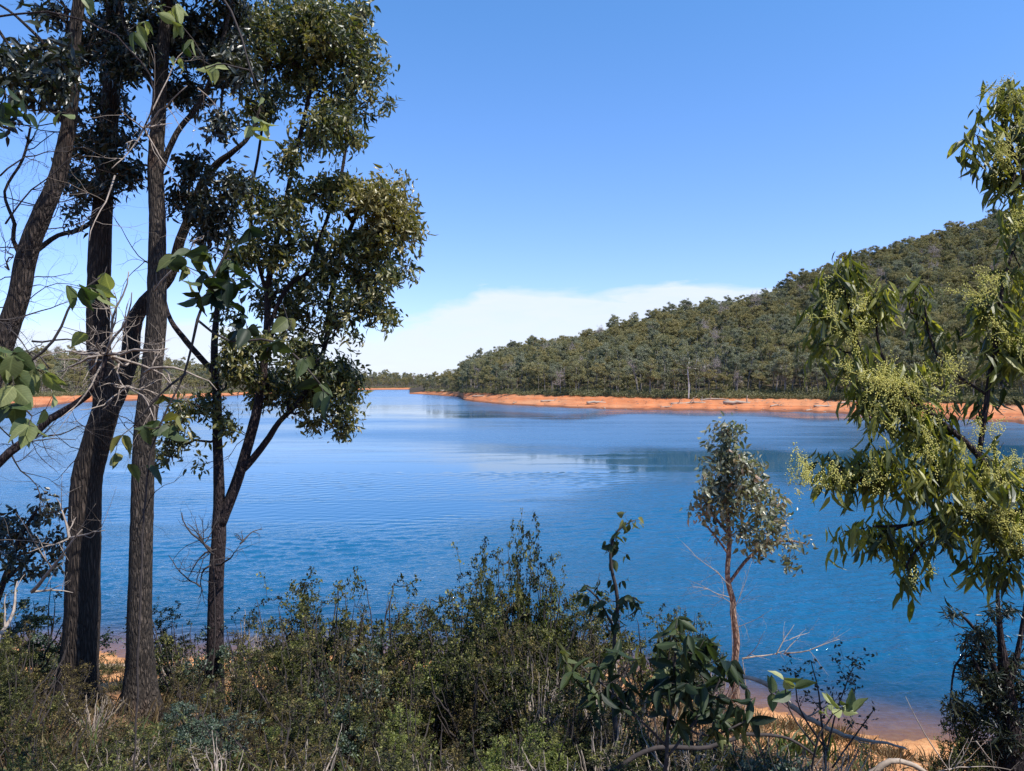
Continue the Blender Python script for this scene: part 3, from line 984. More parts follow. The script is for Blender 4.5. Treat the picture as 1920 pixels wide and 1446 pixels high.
mb = MB()
for _ in range(420):
    u = rg.uniform((800 - 960) / FPX, .75)
    _, _, yw, yt, yr = land(RIGHT, u, 300.)
    y = yw + (yt - yw) * rg.random() ** .7
    z, *_ = land(RIGHT, u, y)
    c = np.array([u * y, y, float(z) + .04]); a_ = rg.uniform(0, pi); L_ = rg.uniform(.3, 1.6); d = np.array([cos(a_), sin(a_), rg.normal() * .08])
    tube(mb, np.array([c - d * L_ / 2, c + rg.normal(size=3) * .04, c + d * L_ / 2]), np.array([.05, .05, .02]) * rg.uniform(.5, 1.6), 5, rg.random())
tag(mb.build('bank_debris', M['log']), 'scattered sticks and small debris on the orange bank', 'debris', kind='stuff')

# ------------------------------------------------------------------ foreground trees on the left
def px_path(rows, Y0):
    """rows: (px, py, width px[, dY])"""
    P, R = [], []
    for r_ in rows:
        Y = Y0 + (r_[3] if len(r_) > 3 else 0)
        P.append(at(r_[0], r_[1], Y)); R.append(r_[2] / 2 / FPX * Y)
    return P, R


def near_tree(name, label, limbs, Y, blobs, bark, leaf, seed, dens=9, n_per=16, L=.10, Wd=.34, dY=.9, droop=.7, spread=.07, tpl=LAN, rmin=.004, twigbark=None, deadn=0, rfun=None, zmin=None, leafshift=0, tail=.45):
    rg = np.random.default_rng(seed)
    root_rows = limbs[0]
    P0, _ = px_path(root_rows, Y)
    gx, gy = P0[0][0], P0[0][1]
    gz_ = float(ground_z(gx, gy)[0])
    b = np.array([gx, gy, gz_])
    root = thing(name, label, 'tree', b)
    tb = MB(); nodes = []
    for li, rows in enumerate(limbs):
        P, R = px_path(rows, Y)
        if li == 0:
            P[0][2] = min(P[0][2], gz_ - .15)
        P, R = resample(P, R, .06 if li == 0 else .08)
        if li == 0:
            R = R * (1 + .8 * np.exp(-np.maximum(P[:, 2] - gz_, 0) / .18))
        P[1:, :] += np.cumsum(rg.normal(size=(len(P) - 1, 3)), 0) * .0015
        tube(tb, P, R, 20 if R[0] > .05 else 9, .5, .022 if R[0] > .05 else .03, rg)
        zc = zmin if zmin is not None else (b[2] + 1.5)
        nodes += [p for p in P[2::4] if p[2] > zc]
    tg = blobs_to_targets(rg, blobs, Y, dY, dens)
    tw = tb
    ch = grow(rg, nodes, tg, .14, rmin, .47, .35, .13, .045, 5, tw)
    if deadn:
        for _ in range(deadn):
            p = nodes[rg.integers(0, len(nodes))]
            d = rg.normal(size=3); d[2] = abs(d[2]) * .4; d[1] *= .5
            dead(tw, rg, p, d, rg.uniform(.5, 1.0), .007, 2, (2, 5), .25)
    tb.build('trunk', M[bark], root, b)
    cb = MB()
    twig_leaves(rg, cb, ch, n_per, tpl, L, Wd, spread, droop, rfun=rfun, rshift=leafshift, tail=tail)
    cb.build('crown', M[leaf], root, b, smooth=False)
    return root


# slender forked tree, the widest crown
D_limbs = [
    [(402, 1330, 34), (403, 1250, 31), (405, 1100, 27), (411, 1000, 27), (412, 940, 22), (410, 850, 18), (407, 750, 16), (402, 660, 13), (408, 560, 10, .2), (430, 430, 8, .3), (440, 330, 6, .3)],
    [(412, 985, 22), (432, 935, 21), (452, 880, 20), (476, 795, 19), (490, 720, 16), (500, 620, 13), (505, 520, 11), (530, 400, 9), (560, 260, 8), (590, 120, 6), (600, 10, 4)],
    [(452, 885, 12), (475, 860, 13), (505, 820, 12), (525, 790, 10), (570, 740, 8), (610, 650, 9), (618, 590, 11), (630, 520, 11), (650, 450, 9), (680, 380, 6)],
    [(404, 700, 11), (385, 680, 11), (350, 640, 11), (320, 600, 9), (305, 550, 7, .3), (290, 480, 5, .5)],
    [(500, 620, 8), (540, 540, 9), (580, 510, 8), (600, 450, 7), (640, 330, 6), (660, 180, 5), (670, 60, 3)],
    [(502, 560, 7), (480, 470, 7), (470, 380, 6), (490, 250, 5), (500, 100, 4)],
]
D_bl = [(500, 50, 85, 70), (600, 40, 75, 65), (665, 50, 40, 50), (690, 130, 45, 40), (560, 140, 85, 60), (650, 190, 55, 40), (722, 195, 22, 16, .6), (480, 200, 50, 40), (600, 265, 55, 30, .8), (540, 300, 45, 30, .7), (665, 262, 26, 20),
        (700, 370, 65, 42, 1.5), (640, 365, 50, 36, 1.2), (762, 425, 30, 42, 1.4), (715, 440, 55, 40, 1.4), (745, 515, 26, 26), (690, 520, 50, 36), (640, 460, 40, 36), (722, 592, 26, 18), (520, 400, 55, 42, .8), (575, 450, 42, 40, .7), (470, 360, 45, 36, .8),
        (560, 540, 45, 40, .8), (625, 590, 34, 30, .7), (505, 560, 42, 36, .8), (460, 480, 42, 40), (672, 625, 26, 14, .6), (560, 660, 55, 32), (620, 690, 50, 32), (642, 755, 36, 45, 1.3), (560, 740, 65, 45, 1.1), (490, 720, 52, 42), (640, 805, 22, 20, 1.3), (592, 790, 30, 18),
        (450, 700, 36, 32, .8), (480, 640, 36, 30), (335, 835, 34, 24), (330, 785, 36, 26), (380, 755, 36, 24), (430, 800, 22, 22), (305, 850, 20, 16), (420, 590, 26, 30, .6), (370, 870, 12, 10), (655, 700, 26, 20), (690, 560, 40, 26, .8), (600, 350, 50, 36, .8), (560, 600, 60, 50, .9), (520, 470, 60, 50, .7), (610, 510, 50, 50, .8), (700, 480, 60, 50), (660, 570, 60, 40, .8), (590, 700, 70, 40), (540, 380, 50, 40, .6), (620, 230, 60, 50, .8), (560, 60, 110, 80, .8), (640, 100, 60, 70, .8), (430, 660, 40, 50, .7), (730, 400, 50, 50, 1.1)]
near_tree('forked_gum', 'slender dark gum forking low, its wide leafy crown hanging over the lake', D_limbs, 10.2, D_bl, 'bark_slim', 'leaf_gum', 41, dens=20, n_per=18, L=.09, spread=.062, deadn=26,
          rfun=lambda P: .10 + .75 * np.exp(-(((P[:, 0] / P[:, 1] * FPX + 960 - 710) / 70) ** 2 + ((HZ - (P[:, 2] - EYE) / P[:, 1] * FPX - 385) / 60) ** 2)), leafshift=.06)  # sunlit patch at the crown's right painted in by lighter leaf tones

C_limbs = [
    [(262, 1440, 78), (262, 1340, 60), (262, 1250, 50), (262, 1150, 44), (266, 1000, 41), (270, 850, 39), (280, 740, 37), (294, 600, 36), (296, 500, 33), (296, 400, 30), (292, 300, 28), (297, 200, 25), (305, 100, 22), (312, 0, 20), (318, -120, 14), (320, -260, 8)],
    [(297, 330, 12), (330, 250, 11), (380, 180, 9), (420, 60, 7), (440, -60, 5)],
    [(300, 180, 10), (260, 110, 9), (230, 30, 7), (215, -60, 5)],
]
C_bl = [(300, 50, 60, 60, 1.2), (245, 110, 55, 50, 1.2), (380, 80, 60, 60, 1.2), (440, 120, 45, 55), (345, 170, 45, 36), (415, 235, 36, 28, .7), (280, -60, 90, 50), (400, -60, 90, 50), (440, 20, 40, 40, .8)]
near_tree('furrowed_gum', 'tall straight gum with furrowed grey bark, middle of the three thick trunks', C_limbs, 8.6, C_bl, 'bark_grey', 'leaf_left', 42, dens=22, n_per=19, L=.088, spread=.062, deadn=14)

B_limbs = [
    [(143, 1400, 79.2), (147, 1280, 66.9), (155, 1130, 59.8), (160, 1000, 56.3), (166, 900, 53.7), (186, 820, 51.0), (202, 760, 47.5), (196, 700, 44.0), (187, 640, 40.5), (187, 560, 39.6), (189, 480, 39.6), (194, 400, 35.2), (202, 300, 32.6), (208, 200, 31.7), (214, 100, 31.7), (218, 0, 29.9), (222, -130, 21.1), (225, -260, 10.6)],
    [(206, 775, 28, .25), (222, 735, 32, .35), (243, 670, 32, .5), (250, 610, 29, .6), (272, 566, 25, .7), (318, 520, 20, .7), (340, 450, 18, .6), (352, 420, 17, .55), (378, 352, 16, .5), (408, 310, 14, .4), (440, 285, 10, .3), (470, 255, 7, .3), (490, 200, 4, .3)],
    [(196, 400, 8), (150, 430, 9), (110, 440, 8), (70, 468, 10)],
]
B_bl = [(210, 60, 50, 60, 1.1), (160, 90, 45, 45), (205, 190, 30, 45, 1.2), (185, 270, 45, 40, 1.1), (135, 325, 34, 26), (232, 325, 40, 34), (180, 350, 45, 24, 1.1), (150, 400, 22, 18, .6), (240, 260, 22, 34, .7), (395, 395, 45, 42), (345, 375, 36, 30, .8), (355, 310, 34, 30, .9), (170, -60, 90, 50), (430, 330, 40, 30, .8), (400, 440, 40, 30, .8)]
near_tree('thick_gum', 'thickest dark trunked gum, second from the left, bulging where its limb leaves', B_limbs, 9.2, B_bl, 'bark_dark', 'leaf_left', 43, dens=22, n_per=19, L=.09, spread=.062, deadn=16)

A_limbs = [
    [(-190, 1500, 70), (-110, 1000, 52), (-50, 800, 44), (0, 660, 40), (32, 560, 36), (48, 480, 36), (75, 410, 34), (108, 330, 30), (128, 240, 27), (136, 150, 24), (141, 60, 22), (150, -20, 20), (155, -150, 12)],
    [(50, 500, 10), (25, 450, 8), (28, 420, 7), (10, 360, 5), (45, 300, 5), (60, 240, 4)],
    [(128, 240, 9), (80, 180, 8), (40, 120, 6), (-20, 30, 5)],
    [(136, 150, 9), (90, 90, 7), (30, 30, 5), (-30, -10, 4)],
]
A_bl = [(60, 95, 45, 26, .9), (110, 115, 36, 32), (35, 140, 30, 24, .9), (90, 25, 50, 26, .6), (95, 165, 36, 20), (12, 225, 22, 20, .7), (50, 175, 18, 12), (0, 100, 30, 30, .7), (130, 200, 20, 24)]
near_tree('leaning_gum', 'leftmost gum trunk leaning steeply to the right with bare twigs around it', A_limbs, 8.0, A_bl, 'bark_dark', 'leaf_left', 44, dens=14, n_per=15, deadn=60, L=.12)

# dark leafy young tree at the left edge above the scrub
E_limbs = [[(-60, 1330, 16), (-30, 1200, 14), (10, 1080, 11), (40, 1000, 8), (70, 950, 5)], [(0, 1100, 7), (50, 1050, 6), (90, 1010, 4)]]
E_bl = [(40, 1000, 45, 40, 1.2), (85, 960, 36, 36, 1.2), (100, 1020, 30, 34), (20, 1050, 30, 28), (10, 980, 24, 24), (60, 1070, 30, 24), (-20, 1020, 40, 50)]
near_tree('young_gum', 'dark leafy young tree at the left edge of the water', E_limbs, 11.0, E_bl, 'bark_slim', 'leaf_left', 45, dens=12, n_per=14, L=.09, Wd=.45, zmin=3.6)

# young gum by the shore at right of centre
F_limbs = [[(1382, 1340, 18.7), (1377, 1260, 13.3), (1381, 1200, 12.5), (1374, 1150, 11.7), (1374, 1125, 10.9), (1364, 1080, 9.4), (1368, 1010, 8.6), (1363, 940, 7.0), (1367, 870, 4.7), (1371, 800, 2.3)],
           [(1366, 1095, 6), (1400, 1050, 6), (1440, 1020, 5), (1480, 1015, 4), (1510, 1020, 3)], [(1364, 1000, 5), (1340, 970, 5), (1320, 940, 3)], [(1365, 960, 5), (1400, 920, 5), (1420, 890, 3)], [(1366, 1040, 4), (1345, 1010, 4), (1320, 980, 3)]]
F_bl = [(1366, 808, 34, 20, 1.3), (1355, 850, 42, 32, 1.4), (1395, 870, 42, 32, 1.3), (1335, 905, 32, 30, 1.2), (1425, 925, 42, 30, 1.3), (1370, 945, 44, 28, 1.3), (1442, 960, 30, 28, 1.2), (1325, 955, 26, 26), (1400, 995, 38, 22, 1.2),
        (1462, 990, 26, 24), (1430, 1022, 40, 16), (1495, 1022, 26, 10), (1480, 1055, 20, 14), (1342, 998, 16, 14), (1380, 905, 50, 30, 1.2)]
near_tree('shore_sapling', 'young gum with reddish trunk and bushy crown standing alone at the water edge', F_limbs, 15.0, F_bl, 'bark_red', 'leaf_sap', 46, dens=15, n_per=15, L=.125, Wd=.42, dY=.3, spread=.09, deadn=0, zmin=2.3, twigbark='twig_pale')

# ------------------------------------------------------------------ flowering gum at right
R_limbs = [
    [(2150, 1900, 200), (2120, 1500, 170), (2090, 1200, 140), (2060, 1000, 120), (2050, 700, 100), (2040, 400, 70), (2040, 100, 50)],
    [(2070, 1050, 26, .1), (1960, 960, 20), (1880, 905, 15, -.1), (1820, 840, 12, -.1), (1760, 790, 10), (1690, 735, 8), (1630, 690, 6), (1600, 620, 5), (1585, 540, 4), (1570, 490, 3)],
    [(1835, 860, 9), (1845, 790, 9), (1858, 700, 9), (1872, 620, 8), (1880, 540, 6), (1900, 470, 4)],
    [(1880, 905, 9), (1800, 900, 8), (1700, 885, 7), (1620, 870, 5), (1550, 895, 4)],
    [(1960, 960, 10), (1860, 960, 9), (1780, 965, 8), (1700, 985, 6), (1640, 985, 4)],
    [(1690, 735, 5), (1650, 660, 5), (1640, 590, 4), (1640, 540, 3)],
    [(1850, 740, 5), (1775, 690, 5), (1745, 640, 4), (1730, 560, 3)],
    [(2040, 480, 18), (1980, 420, 12), (1930, 350, 9), (1890, 260, 6), (1870, 190, 4)],
    [(1780, 965, 5), (1730, 1020, 5), (1700, 1060, 4), (1720, 1095, 3)],
]
R_bl = [(1585, 515, 34, 34, 1.2), (1570, 590, 44, 36), (1545, 655, 24, 34), (1640, 555, 36, 40), (1722, 565, 30, 32), (1605, 680, 36, 34), (1625, 745, 40, 30, 1.2), (1690, 700, 50, 30), (1675, 760, 60, 40, 1.3), (1760, 640, 40, 36, .6), (1845, 575, 44, 36, 1.2), (1885, 650, 44, 50, 1.2),
        (1900, 540, 30, 40), (1915, 450, 14, 26, .7), (1740, 800, 60, 40, 1.3), (1850, 880, 60, 40), (1580, 880, 50, 36, 1.3), (1650, 870, 50, 40, 1.3), (1745, 885, 66, 44, 1.3), (1880, 900, 44, 60), (1860, 980, 60, 44, 1.3), (1775, 965, 50, 36, 1.2), (1650, 990, 44, 28), (1590, 1005, 26, 16),
        (1700, 1020, 34, 34), (1705, 1085, 26, 16), (1815, 1060, 24, 24), (1885, 1050, 40, 40, 1.2), (1860, 740, 40, 26, .7), (1625, 1000, 40, 16), (1960, 1000, 50, 100, .6),
        (1865, 190, 28, 28, 1.2), (1835, 255, 28, 24, 1.2), (1850, 300, 26, 18), (1885, 320, 34, 30, 1.2), (1900, 390, 22, 36), (1900, 170, 30, 24), (1895, 250, 28, 36), (1950, 300, 50, 100, .6)]
rgf = np.random.default_rng(47)
near_tree('flowering_gum', 'large leaved gum with cream yellow blossom sprays reaching in from the right edge', R_limbs, 4.8, R_bl, 'bark_slim', 'leaf_flow', 47, dens=8.5, n_per=9, L=.12, Wd=.21, dY=.3, droop=1.3, spread=.045, tail=.95, zmin=4.2, rmin=.0022)
flower_root = bpy.data.objects['flowering_gum']


def buds(rg, mb, st, c, n, r):
    """a spray of round buds on thin stalks"""
    oc = np.array([[1, 0, 0], [-1, 0, 0], [0, 1, 0], [0, -1, 0], [0, 0, 1], [0, 0, -1.]])
    of = np.array([[0, 2, 4], [2, 1, 4], [1, 3, 4], [3, 0, 4], [2, 0, 5], [1, 2, 5], [3, 1, 5], [0, 3, 5]])
    ax = nrmz(rg.normal(size=3) + (0, 0, 1.2))
    for k in range(5):
        tip = c + ax * r * rg.uniform(.3, 1) + rg.normal(size=3) * r * .5
        tube(st, np.array([c, (c + tip) / 2 + rg.normal(size=3) * r * .08, tip]), np.array([.0016, .0013, .0008]), 3)
        m_ = n // 5
        P = tip - ax * r * rg.uniform(-.5, .7, (m_, 1)) + rg.normal(size=(m_, 3)) * r * .17
        s = rg.uniform(.002, .0052, m_)
        V = P[:, None] + oc[None] * s[:, None, None]
        F = (of[None] + (np.arange(m_) * 6)[:, None, None]).reshape(-1, 3)
        mb.add(V.reshape(-1, 3), [F], np.repeat(np.clip(rg.normal(.5, .25, m_), 0, 1), 6))


fb = MB(); fs = fb
FL = [(1845, 555, 36, 22, 10), (1590, 580, 30, 20, 4), (1640, 715, 50, 24, 16), (1700, 725, 55, 24, 14), (1620, 690, 24, 24, 4), (1730, 740, 40, 20, 6), (1880, 880, 40, 40, 12), (1820, 950, 50, 26, 10), (1890, 970, 30, 40, 12), (1560, 905, 30, 14, 6), (1500, 903, 18, 8, 3),
      (1660, 800, 50, 20, 5), (1850, 905, 50, 24, 8), (1895, 640, 30, 40, 6), (1880, 1010, 40, 24, 6), (1740, 850, 50, 20, 5), (1600, 640, 24, 20, 4), (1530, 900, 40, 12, 7), (1590, 900, 30, 16, 4), (1565, 600, 30, 24, 4), (1780, 860, 50, 30, 6), (1850, 800, 30, 30, 4), (1890, 200, 28, 36, 8), (1875, 290, 36, 24, 9), (1900, 420, 16, 20, 3), (1760, 700, 40, 20, 4), (1640, 880, 40, 16, 4), (1725, 1092, 8, 5, 1)]
for px, py, rx, ry, n in FL:
    for _ in range(int(n * .55 + .6)):
        Y = 4.8 + rgf.uniform(-.40, .0)
        buds(rgf, fb, fs, at(px + rgf.normal() * rx * .55, py + rgf.normal() * ry * .55, Y), 130, .072)
b = np.array(flower_root.location)
fb.build('blossom', M['bud'], flower_root, b)


# ------------------------------------------------------------------ broad-leaved saplings near the camera
def broad(name, label, cat, base, limbs, Y, sprays, leafm, seed, L=.12, Wd=.62, stem='twig_dark', tpl=BIG, droop=.8, nleaf=5, spr=.0):
    rg = np.random.default_rng(seed)
    b = np.array([base[0], base[1], float(ground_z(base[0], base[1])[0])])
    root = thing(name, label, cat, b)
    sb = MB(); nodes = []
    for i, rows in enumerate(limbs):
        P, R = px_path(rows, Y)
        if i == 0: P = [b - (0, 0, .05)] + P; R = [R[0] * 1.3] + R
        P, R = resample(P, R, .06)
        P[1:] += rg.normal(size=(len(P) - 1, 3)) * .002
        tube(sb, P, R, 6); nodes += list(P[3:])
    tg = np.array([at(px, py, Y + rg.uniform(-.15, .15)) for px, py, *_ in sprays])
    lb = MB()
    ch = grow(rg, nodes, tg, .05, .0016, .45, .2, .12, .006, 4, sb)
    # grow() works through the targets nearest-first, so match each chain to its spray by its end point
    for c in ch:
        j = int(np.argmin(np.linalg.norm(tg - c[-1], axis=1)))
        s = sprays[j]
        n = s[2] if len(s) > 2 else nleaf
        rr = s[3] if len(s) > 3 else .5
        P = np.array([c[-1 - rg.integers(0, min(3, len(c)))] for _ in range(n)]) + rg.normal(size=(n, 3)) * spr
        leaves(lb, tpl, P, rand_dirs(rg, n, droop), L * rg.uniform(.65, 1.2, n), Wd * rg.uniform(.85, 1.15, n), np.clip(rg.normal(rr, .15, n), 0, 1), rg)
    sb.build('stem', M[stem], root, b)
    lb.build('foliage', M[leafm], root, b)
    return root


# left: leaves hanging right in front of the trunks
broad('broadleaf_sapling', 'near sapling with large drooping green leaves in front of the left trunks', 'sapling', (-1.9, 2.9),
      [[(-40, 900, 9), (-10, 780, 8), (30, 700, 6), (100, 640, 5), (140, 560, 4), (190, 520, 3)], [(-5, 760, 6), (20, 740, 4), (60, 780, 3)], [(30, 700, 4), (60, 660, 3), (90, 690, 3)]], 3.3,
      [(15, 680, 5, .8), (50, 690, 4, .85), (80, 700, 3, .9), (10, 720, 4, .8), (40, 770, 4, .5), (55, 790, 3, .7), (15, 760, 4, .5), (100, 740, 2, .9), (125, 535, 2, .5), (145, 535, 2, .3), (170, 540, 2, .95), (200, 500, 1, .95), (185, 550, 1, 1.0),
       (195, 620, 1, .9), (30, 660, 4, .7), (5, 650, 3, .6), (65, 800, 2, .8), (90, 690, 2, .7)], 'leaf_big', 51, L=.115, Wd=.6)
broad('broadleaf_sapling', 'near sapling whose dark leaf cluster hangs between the furrowed trunk and the forked gum', 'sapling', (-1.7, 3.4),
      [[(250, 1500, 4), (262, 1150, 4), (276, 900, 4), (300, 800, 4), (345, 700, 4), (370, 600, 6), (400, 520, 5), (430, 460, 3)], [(350, 700, 5), (300, 740, 4), (250, 800, 3)], [(370, 600, 5), (430, 640, 4), (520, 640, 4), (600, 720, 3)]], 3.5,
      [(330, 480, 5, .6), (360, 475, 5, .7), (390, 470, 5, .5), (410, 500, 6, .3), (430, 530, 6, .2), (450, 560, 6, .2), (400, 550, 6, .2), (470, 520, 4, .3), (440, 490, 5, .4), (350, 500, 4, .6), (380, 530, 5, .4), (310, 500, 3, .9), (355, 560, 2, .9),
       (460, 600, 4, .2), (530, 570, 2, .8), (575, 670, 3, .7), (600, 720, 4, .5), (620, 740, 3, .4), (500, 660, 3, .2), (220, 830, 3, .8), (215, 850, 2, .9), (240, 870, 2, .4), (300, 790, 4, .7), (320, 800, 4, .6), (335, 780, 3, .8), (270, 800, 2, .8), (305, 740, 3, .7),
       (440, 620, 3, .2), (545, 610, 2, .2), (470, 430, 3, .3)], 'leaf_bigdark', 52, L=.105, Wd=.58)
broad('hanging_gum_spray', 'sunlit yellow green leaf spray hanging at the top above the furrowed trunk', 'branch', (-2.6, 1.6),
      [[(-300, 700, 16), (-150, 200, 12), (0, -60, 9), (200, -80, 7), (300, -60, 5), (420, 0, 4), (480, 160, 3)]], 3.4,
      [(270, 40, 3, .9), (250, 60, 3, .8), (320, 20, 4, .9), (340, 50, 3, .9), (330, 10, 3, 1.), (300, 10, 3, .7), (318, 112, 2, .95), (400, 125, 3, 1.), (385, 130, 2, .9), (488, 225, 4, .9), (492, 245, 4, .9), (165, 5, 3, .9), (345, 80, 1, .4), (10, 170, 4, .1), (20, 210, 4, .1), (50, 215, 4, .1), (10, 250, 3, .1), (40, 190, 3, .1), (140, 215, 3, .6)],  # sunlight on this spray is put into its high leaf tones
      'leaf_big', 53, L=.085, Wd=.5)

# centre: upright sprig, sunlight on its tip put into paler leaf colour
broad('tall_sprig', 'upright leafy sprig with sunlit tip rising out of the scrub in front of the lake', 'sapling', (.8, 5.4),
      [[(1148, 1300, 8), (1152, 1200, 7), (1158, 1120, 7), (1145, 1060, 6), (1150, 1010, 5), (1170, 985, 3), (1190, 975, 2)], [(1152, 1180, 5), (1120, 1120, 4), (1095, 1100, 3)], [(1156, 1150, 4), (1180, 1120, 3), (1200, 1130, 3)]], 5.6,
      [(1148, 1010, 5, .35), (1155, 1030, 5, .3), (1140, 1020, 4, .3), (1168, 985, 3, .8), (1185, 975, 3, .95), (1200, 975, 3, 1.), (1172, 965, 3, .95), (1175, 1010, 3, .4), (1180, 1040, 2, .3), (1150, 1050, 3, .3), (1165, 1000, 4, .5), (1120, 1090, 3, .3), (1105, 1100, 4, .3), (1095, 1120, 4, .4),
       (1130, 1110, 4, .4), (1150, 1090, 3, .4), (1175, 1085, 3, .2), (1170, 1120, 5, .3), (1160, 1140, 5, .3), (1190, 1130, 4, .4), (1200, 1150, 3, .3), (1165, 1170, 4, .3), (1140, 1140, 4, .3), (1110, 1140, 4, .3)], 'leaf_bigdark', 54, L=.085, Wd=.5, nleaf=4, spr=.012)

# centre-right: low bush with large leaves
rg = np.random.default_rng(60)
spr_ = [(px, py, 6, c) for px, py, c in [(1050, 1225, .7), (1075, 1260, .5), (1090, 1280, .6), (1120, 1250, .3), (1150, 1230, .3), (1205, 1230, .7), (1230, 1210, .4), (1260, 1190, .4), (1290, 1190, .4), (1320, 1200, .4), (1250, 1240, .3), (1280, 1220, .3), (1310, 1240, .3), (1340, 1240, .3), (1350, 1270, .3),
                                         (1230, 1270, .2), (1260, 1280, .2), (1290, 1270, .2), (1320, 1290, .2), (1220, 1300, .3), (1180, 1290, .2), (1160, 1310, .2), (1290, 1320, .3), (1330, 1330, .2), (1370, 1310, .2), (1390, 1330, .3), (1400, 1290, .4), (1270, 1350, .5), (1240, 1340, .2), (1350, 1350, .3),
                                         (1410, 1350, .2), (1120, 1300, .2), (1100, 1330, .2), (1300, 1210, .4), (1270, 1160, .6), (1265, 1250, .3), (1345, 1210, .2), (1380, 1360, .9), (1340, 1370, 1.)]] + [(rg.normal(1255, 75), rg.normal(1270, 40), 6, rg.uniform(.1, .5)) for _ in range(15)]
broad('broadleaf_bush', 'low bush of large dark ovate leaves in front of the shore sapling', 'bush', (.9, 3.7),
      [[(1250, 1560, 10), (1250, 1400, 8), (1260, 1300, 6), (1270, 1200, 4)], [(1250, 1420, 6), (1320, 1330, 5), (1360, 1260, 3)], [(1250, 1400, 5), (1170, 1320, 4), (1090, 1250, 3)], [(1255, 1350, 5), (1330, 1380, 4), (1400, 1350, 3)]], 4.0, spr_, 'leaf_bigdark', 55, L=.12, Wd=.36, nleaf=5, droop=.7)
broad('broadleaf_bush', 'small pale leaved seedling above the fallen branch at lower right', 'bush', (1.9, 3.6),
      [[(1540, 1500, 5), (1530, 1400, 4), (1560, 1340, 3)], [(1530, 1400, 4), (1480, 1330, 3), (1470, 1270, 2)]], 4.0,
      [(1560, 1320, 3, .9), (1590, 1320, 3, .8), (1600, 1335, 2, .7), (1545, 1335, 2, .9), (1470, 1275, 3, .9), (1440, 1290, 3, .6), (1490, 1290, 2, .7), (1450, 1310, 3, .4)], 'leaf_big', 56, L=.11, Wd=.5, droop=.3)
# airy dark shrub silhouetted on the water
rows = [(1500, 1250), (1520, 1240), (1540, 1260), (1560, 1230), (1575, 1215), (1600, 1235), (1590, 1250), (1610, 1245), (1630, 1225), (1500, 1270), (1550, 1285), (1570, 1280), (1600, 1270), (1590, 1290), (1555, 1300), (1610, 1290), (1530, 1290), (1575, 1255), (1480, 1240),
        (1530, 1320), (1560, 1320), (1500, 1320), (1545, 1340), (1580, 1340), (1510, 1300), (1590, 1320), (1620, 1350), (1640, 1330)]
broad('airy_shrub', 'airy shrub of thin upright stems and tiny dark leaves against the shallow water', 'shrub', (2.3, 5.0),
      [[(1560, 1500, 6), (1545, 1400, 5), (1535, 1300, 3), (1520, 1240, 2)], [(1548, 1420, 4), (1570, 1330, 3), (1600, 1250, 2)], [(1545, 1400, 4), (1500, 1330, 3), (1490, 1260, 2)], [(1560, 1440, 4), (1610, 1370, 3), (1640, 1330, 2)]], 5.4,
      [(a, b_, 12, .25) for a, b_ in rows], 'leaf_narrow', 57, L=.035, Wd=.5, tpl=DIA, droop=.0, spr=.022)

# ------------------------------------------------------------------ dark multi-stem shrub at lower right
N_limbs = [[(1905, 1600, 70), (1900, 1446, 50), (1895, 1350, 36), (1888, 1280, 26), (1878, 1200, 12), (1872, 1120, 7), (1880, 1060, 4)], [(1895, 1350, 14), (1860, 1240, 10), (1830, 1180, 7), (1800, 1150, 4)], [(1890, 1290, 14), (1910, 1210, 9), (1925, 1120, 6)],
           [(1900, 1400, 16), (1850, 1300, 9), (1820, 1230, 5), (1790, 1250, 4), (1780, 1330, 3)]]
N_bl = [(1790, 1150, 22, 14, 1.2), (1830, 1180, 30, 20, .8), (1870, 1150, 30, 30, .8), (1840, 1210, 40, 34, 1.3), (1820, 1260, 34, 40, 1.5), (1860, 1290, 44, 50, 1.6), (1830, 1340, 50, 40, 1.7), (1900, 1350, 40, 60, 1.6), (1880, 1410, 60, 40, 1.7), (1810, 1400, 36, 34, 1.2), (1900, 1240, 30, 40), (1800, 1320, 22, 26), (1960, 1300, 50, 120)]
near_tree('narrowleaf_shrub', 'dark many stemmed shrub with narrow leaves in the lower right corner', N_limbs, 7.4, N_bl, 'bark_slim', 'leaf_narrow', 58, dens=11, n_per=20, L=.085, Wd=.16, dY=.3, spread=.03, droop=.4, zmin=3.4, rmin=.0025)

# ------------------------------------------------------------------ bare twigs
def bare(name, label, starts, mat, seed, base, Y, cat='dead shrub', curl=.22, nch=(3, 6), via=None, wv=12, stem=None):
    rg = np.random.default_rng(seed)
    b = np.array([base[0], base[1], float(ground_z(base[0], base[1])[0])])
    mb = MB()
    P0 = at(*starts[0][:2], Y)
    if via:
        V_ = [at(a_, b_, Y) for a_, b_ in via] + [P0]
        b = np.array([V_[0][0], V_[0][1], float(ground_z(V_[0][0], V_[0][1])[0])])
        V_ = [b - (0, 0, .05)] + V_
        P, R = resample(V_, np.linspace(wv, wv * .45, len(V_)) / 2 / FPX * Y, .1)
        P[1:-1] += rg.normal(size=(len(P) - 2, 3)) * .008
    else:
        P, R = resample([b - (0, 0, .05), (b + P0) / 2 + (.05, .02, 0), P0], [.010, .008, .006], .1)
    if stem:
        root = thing(name, label, cat, b)
        m0 = MB(); tube(m0, P, R, 8, .5, .05, rg); m0.build('stem', M[stem], root, b)
    else:
        tube(mb, P, R, 7)
    for s in starts:
        px, py, tx, ty, w, dp = s[:6]
        a = at(px, py, Y); t = at(tx, ty, Y + rg.uniform(-.5, .5)); L = np.linalg.norm(t - a)
        dead(mb, rg, a, t - a, L * 1.05, w / 2 / FPX * Y, dp, nch, curl)
    if stem:
        mb.build('branchwork', M[mat], root, b); return root
    return tag(mb.build(name, M[mat], origin=b), label, cat)


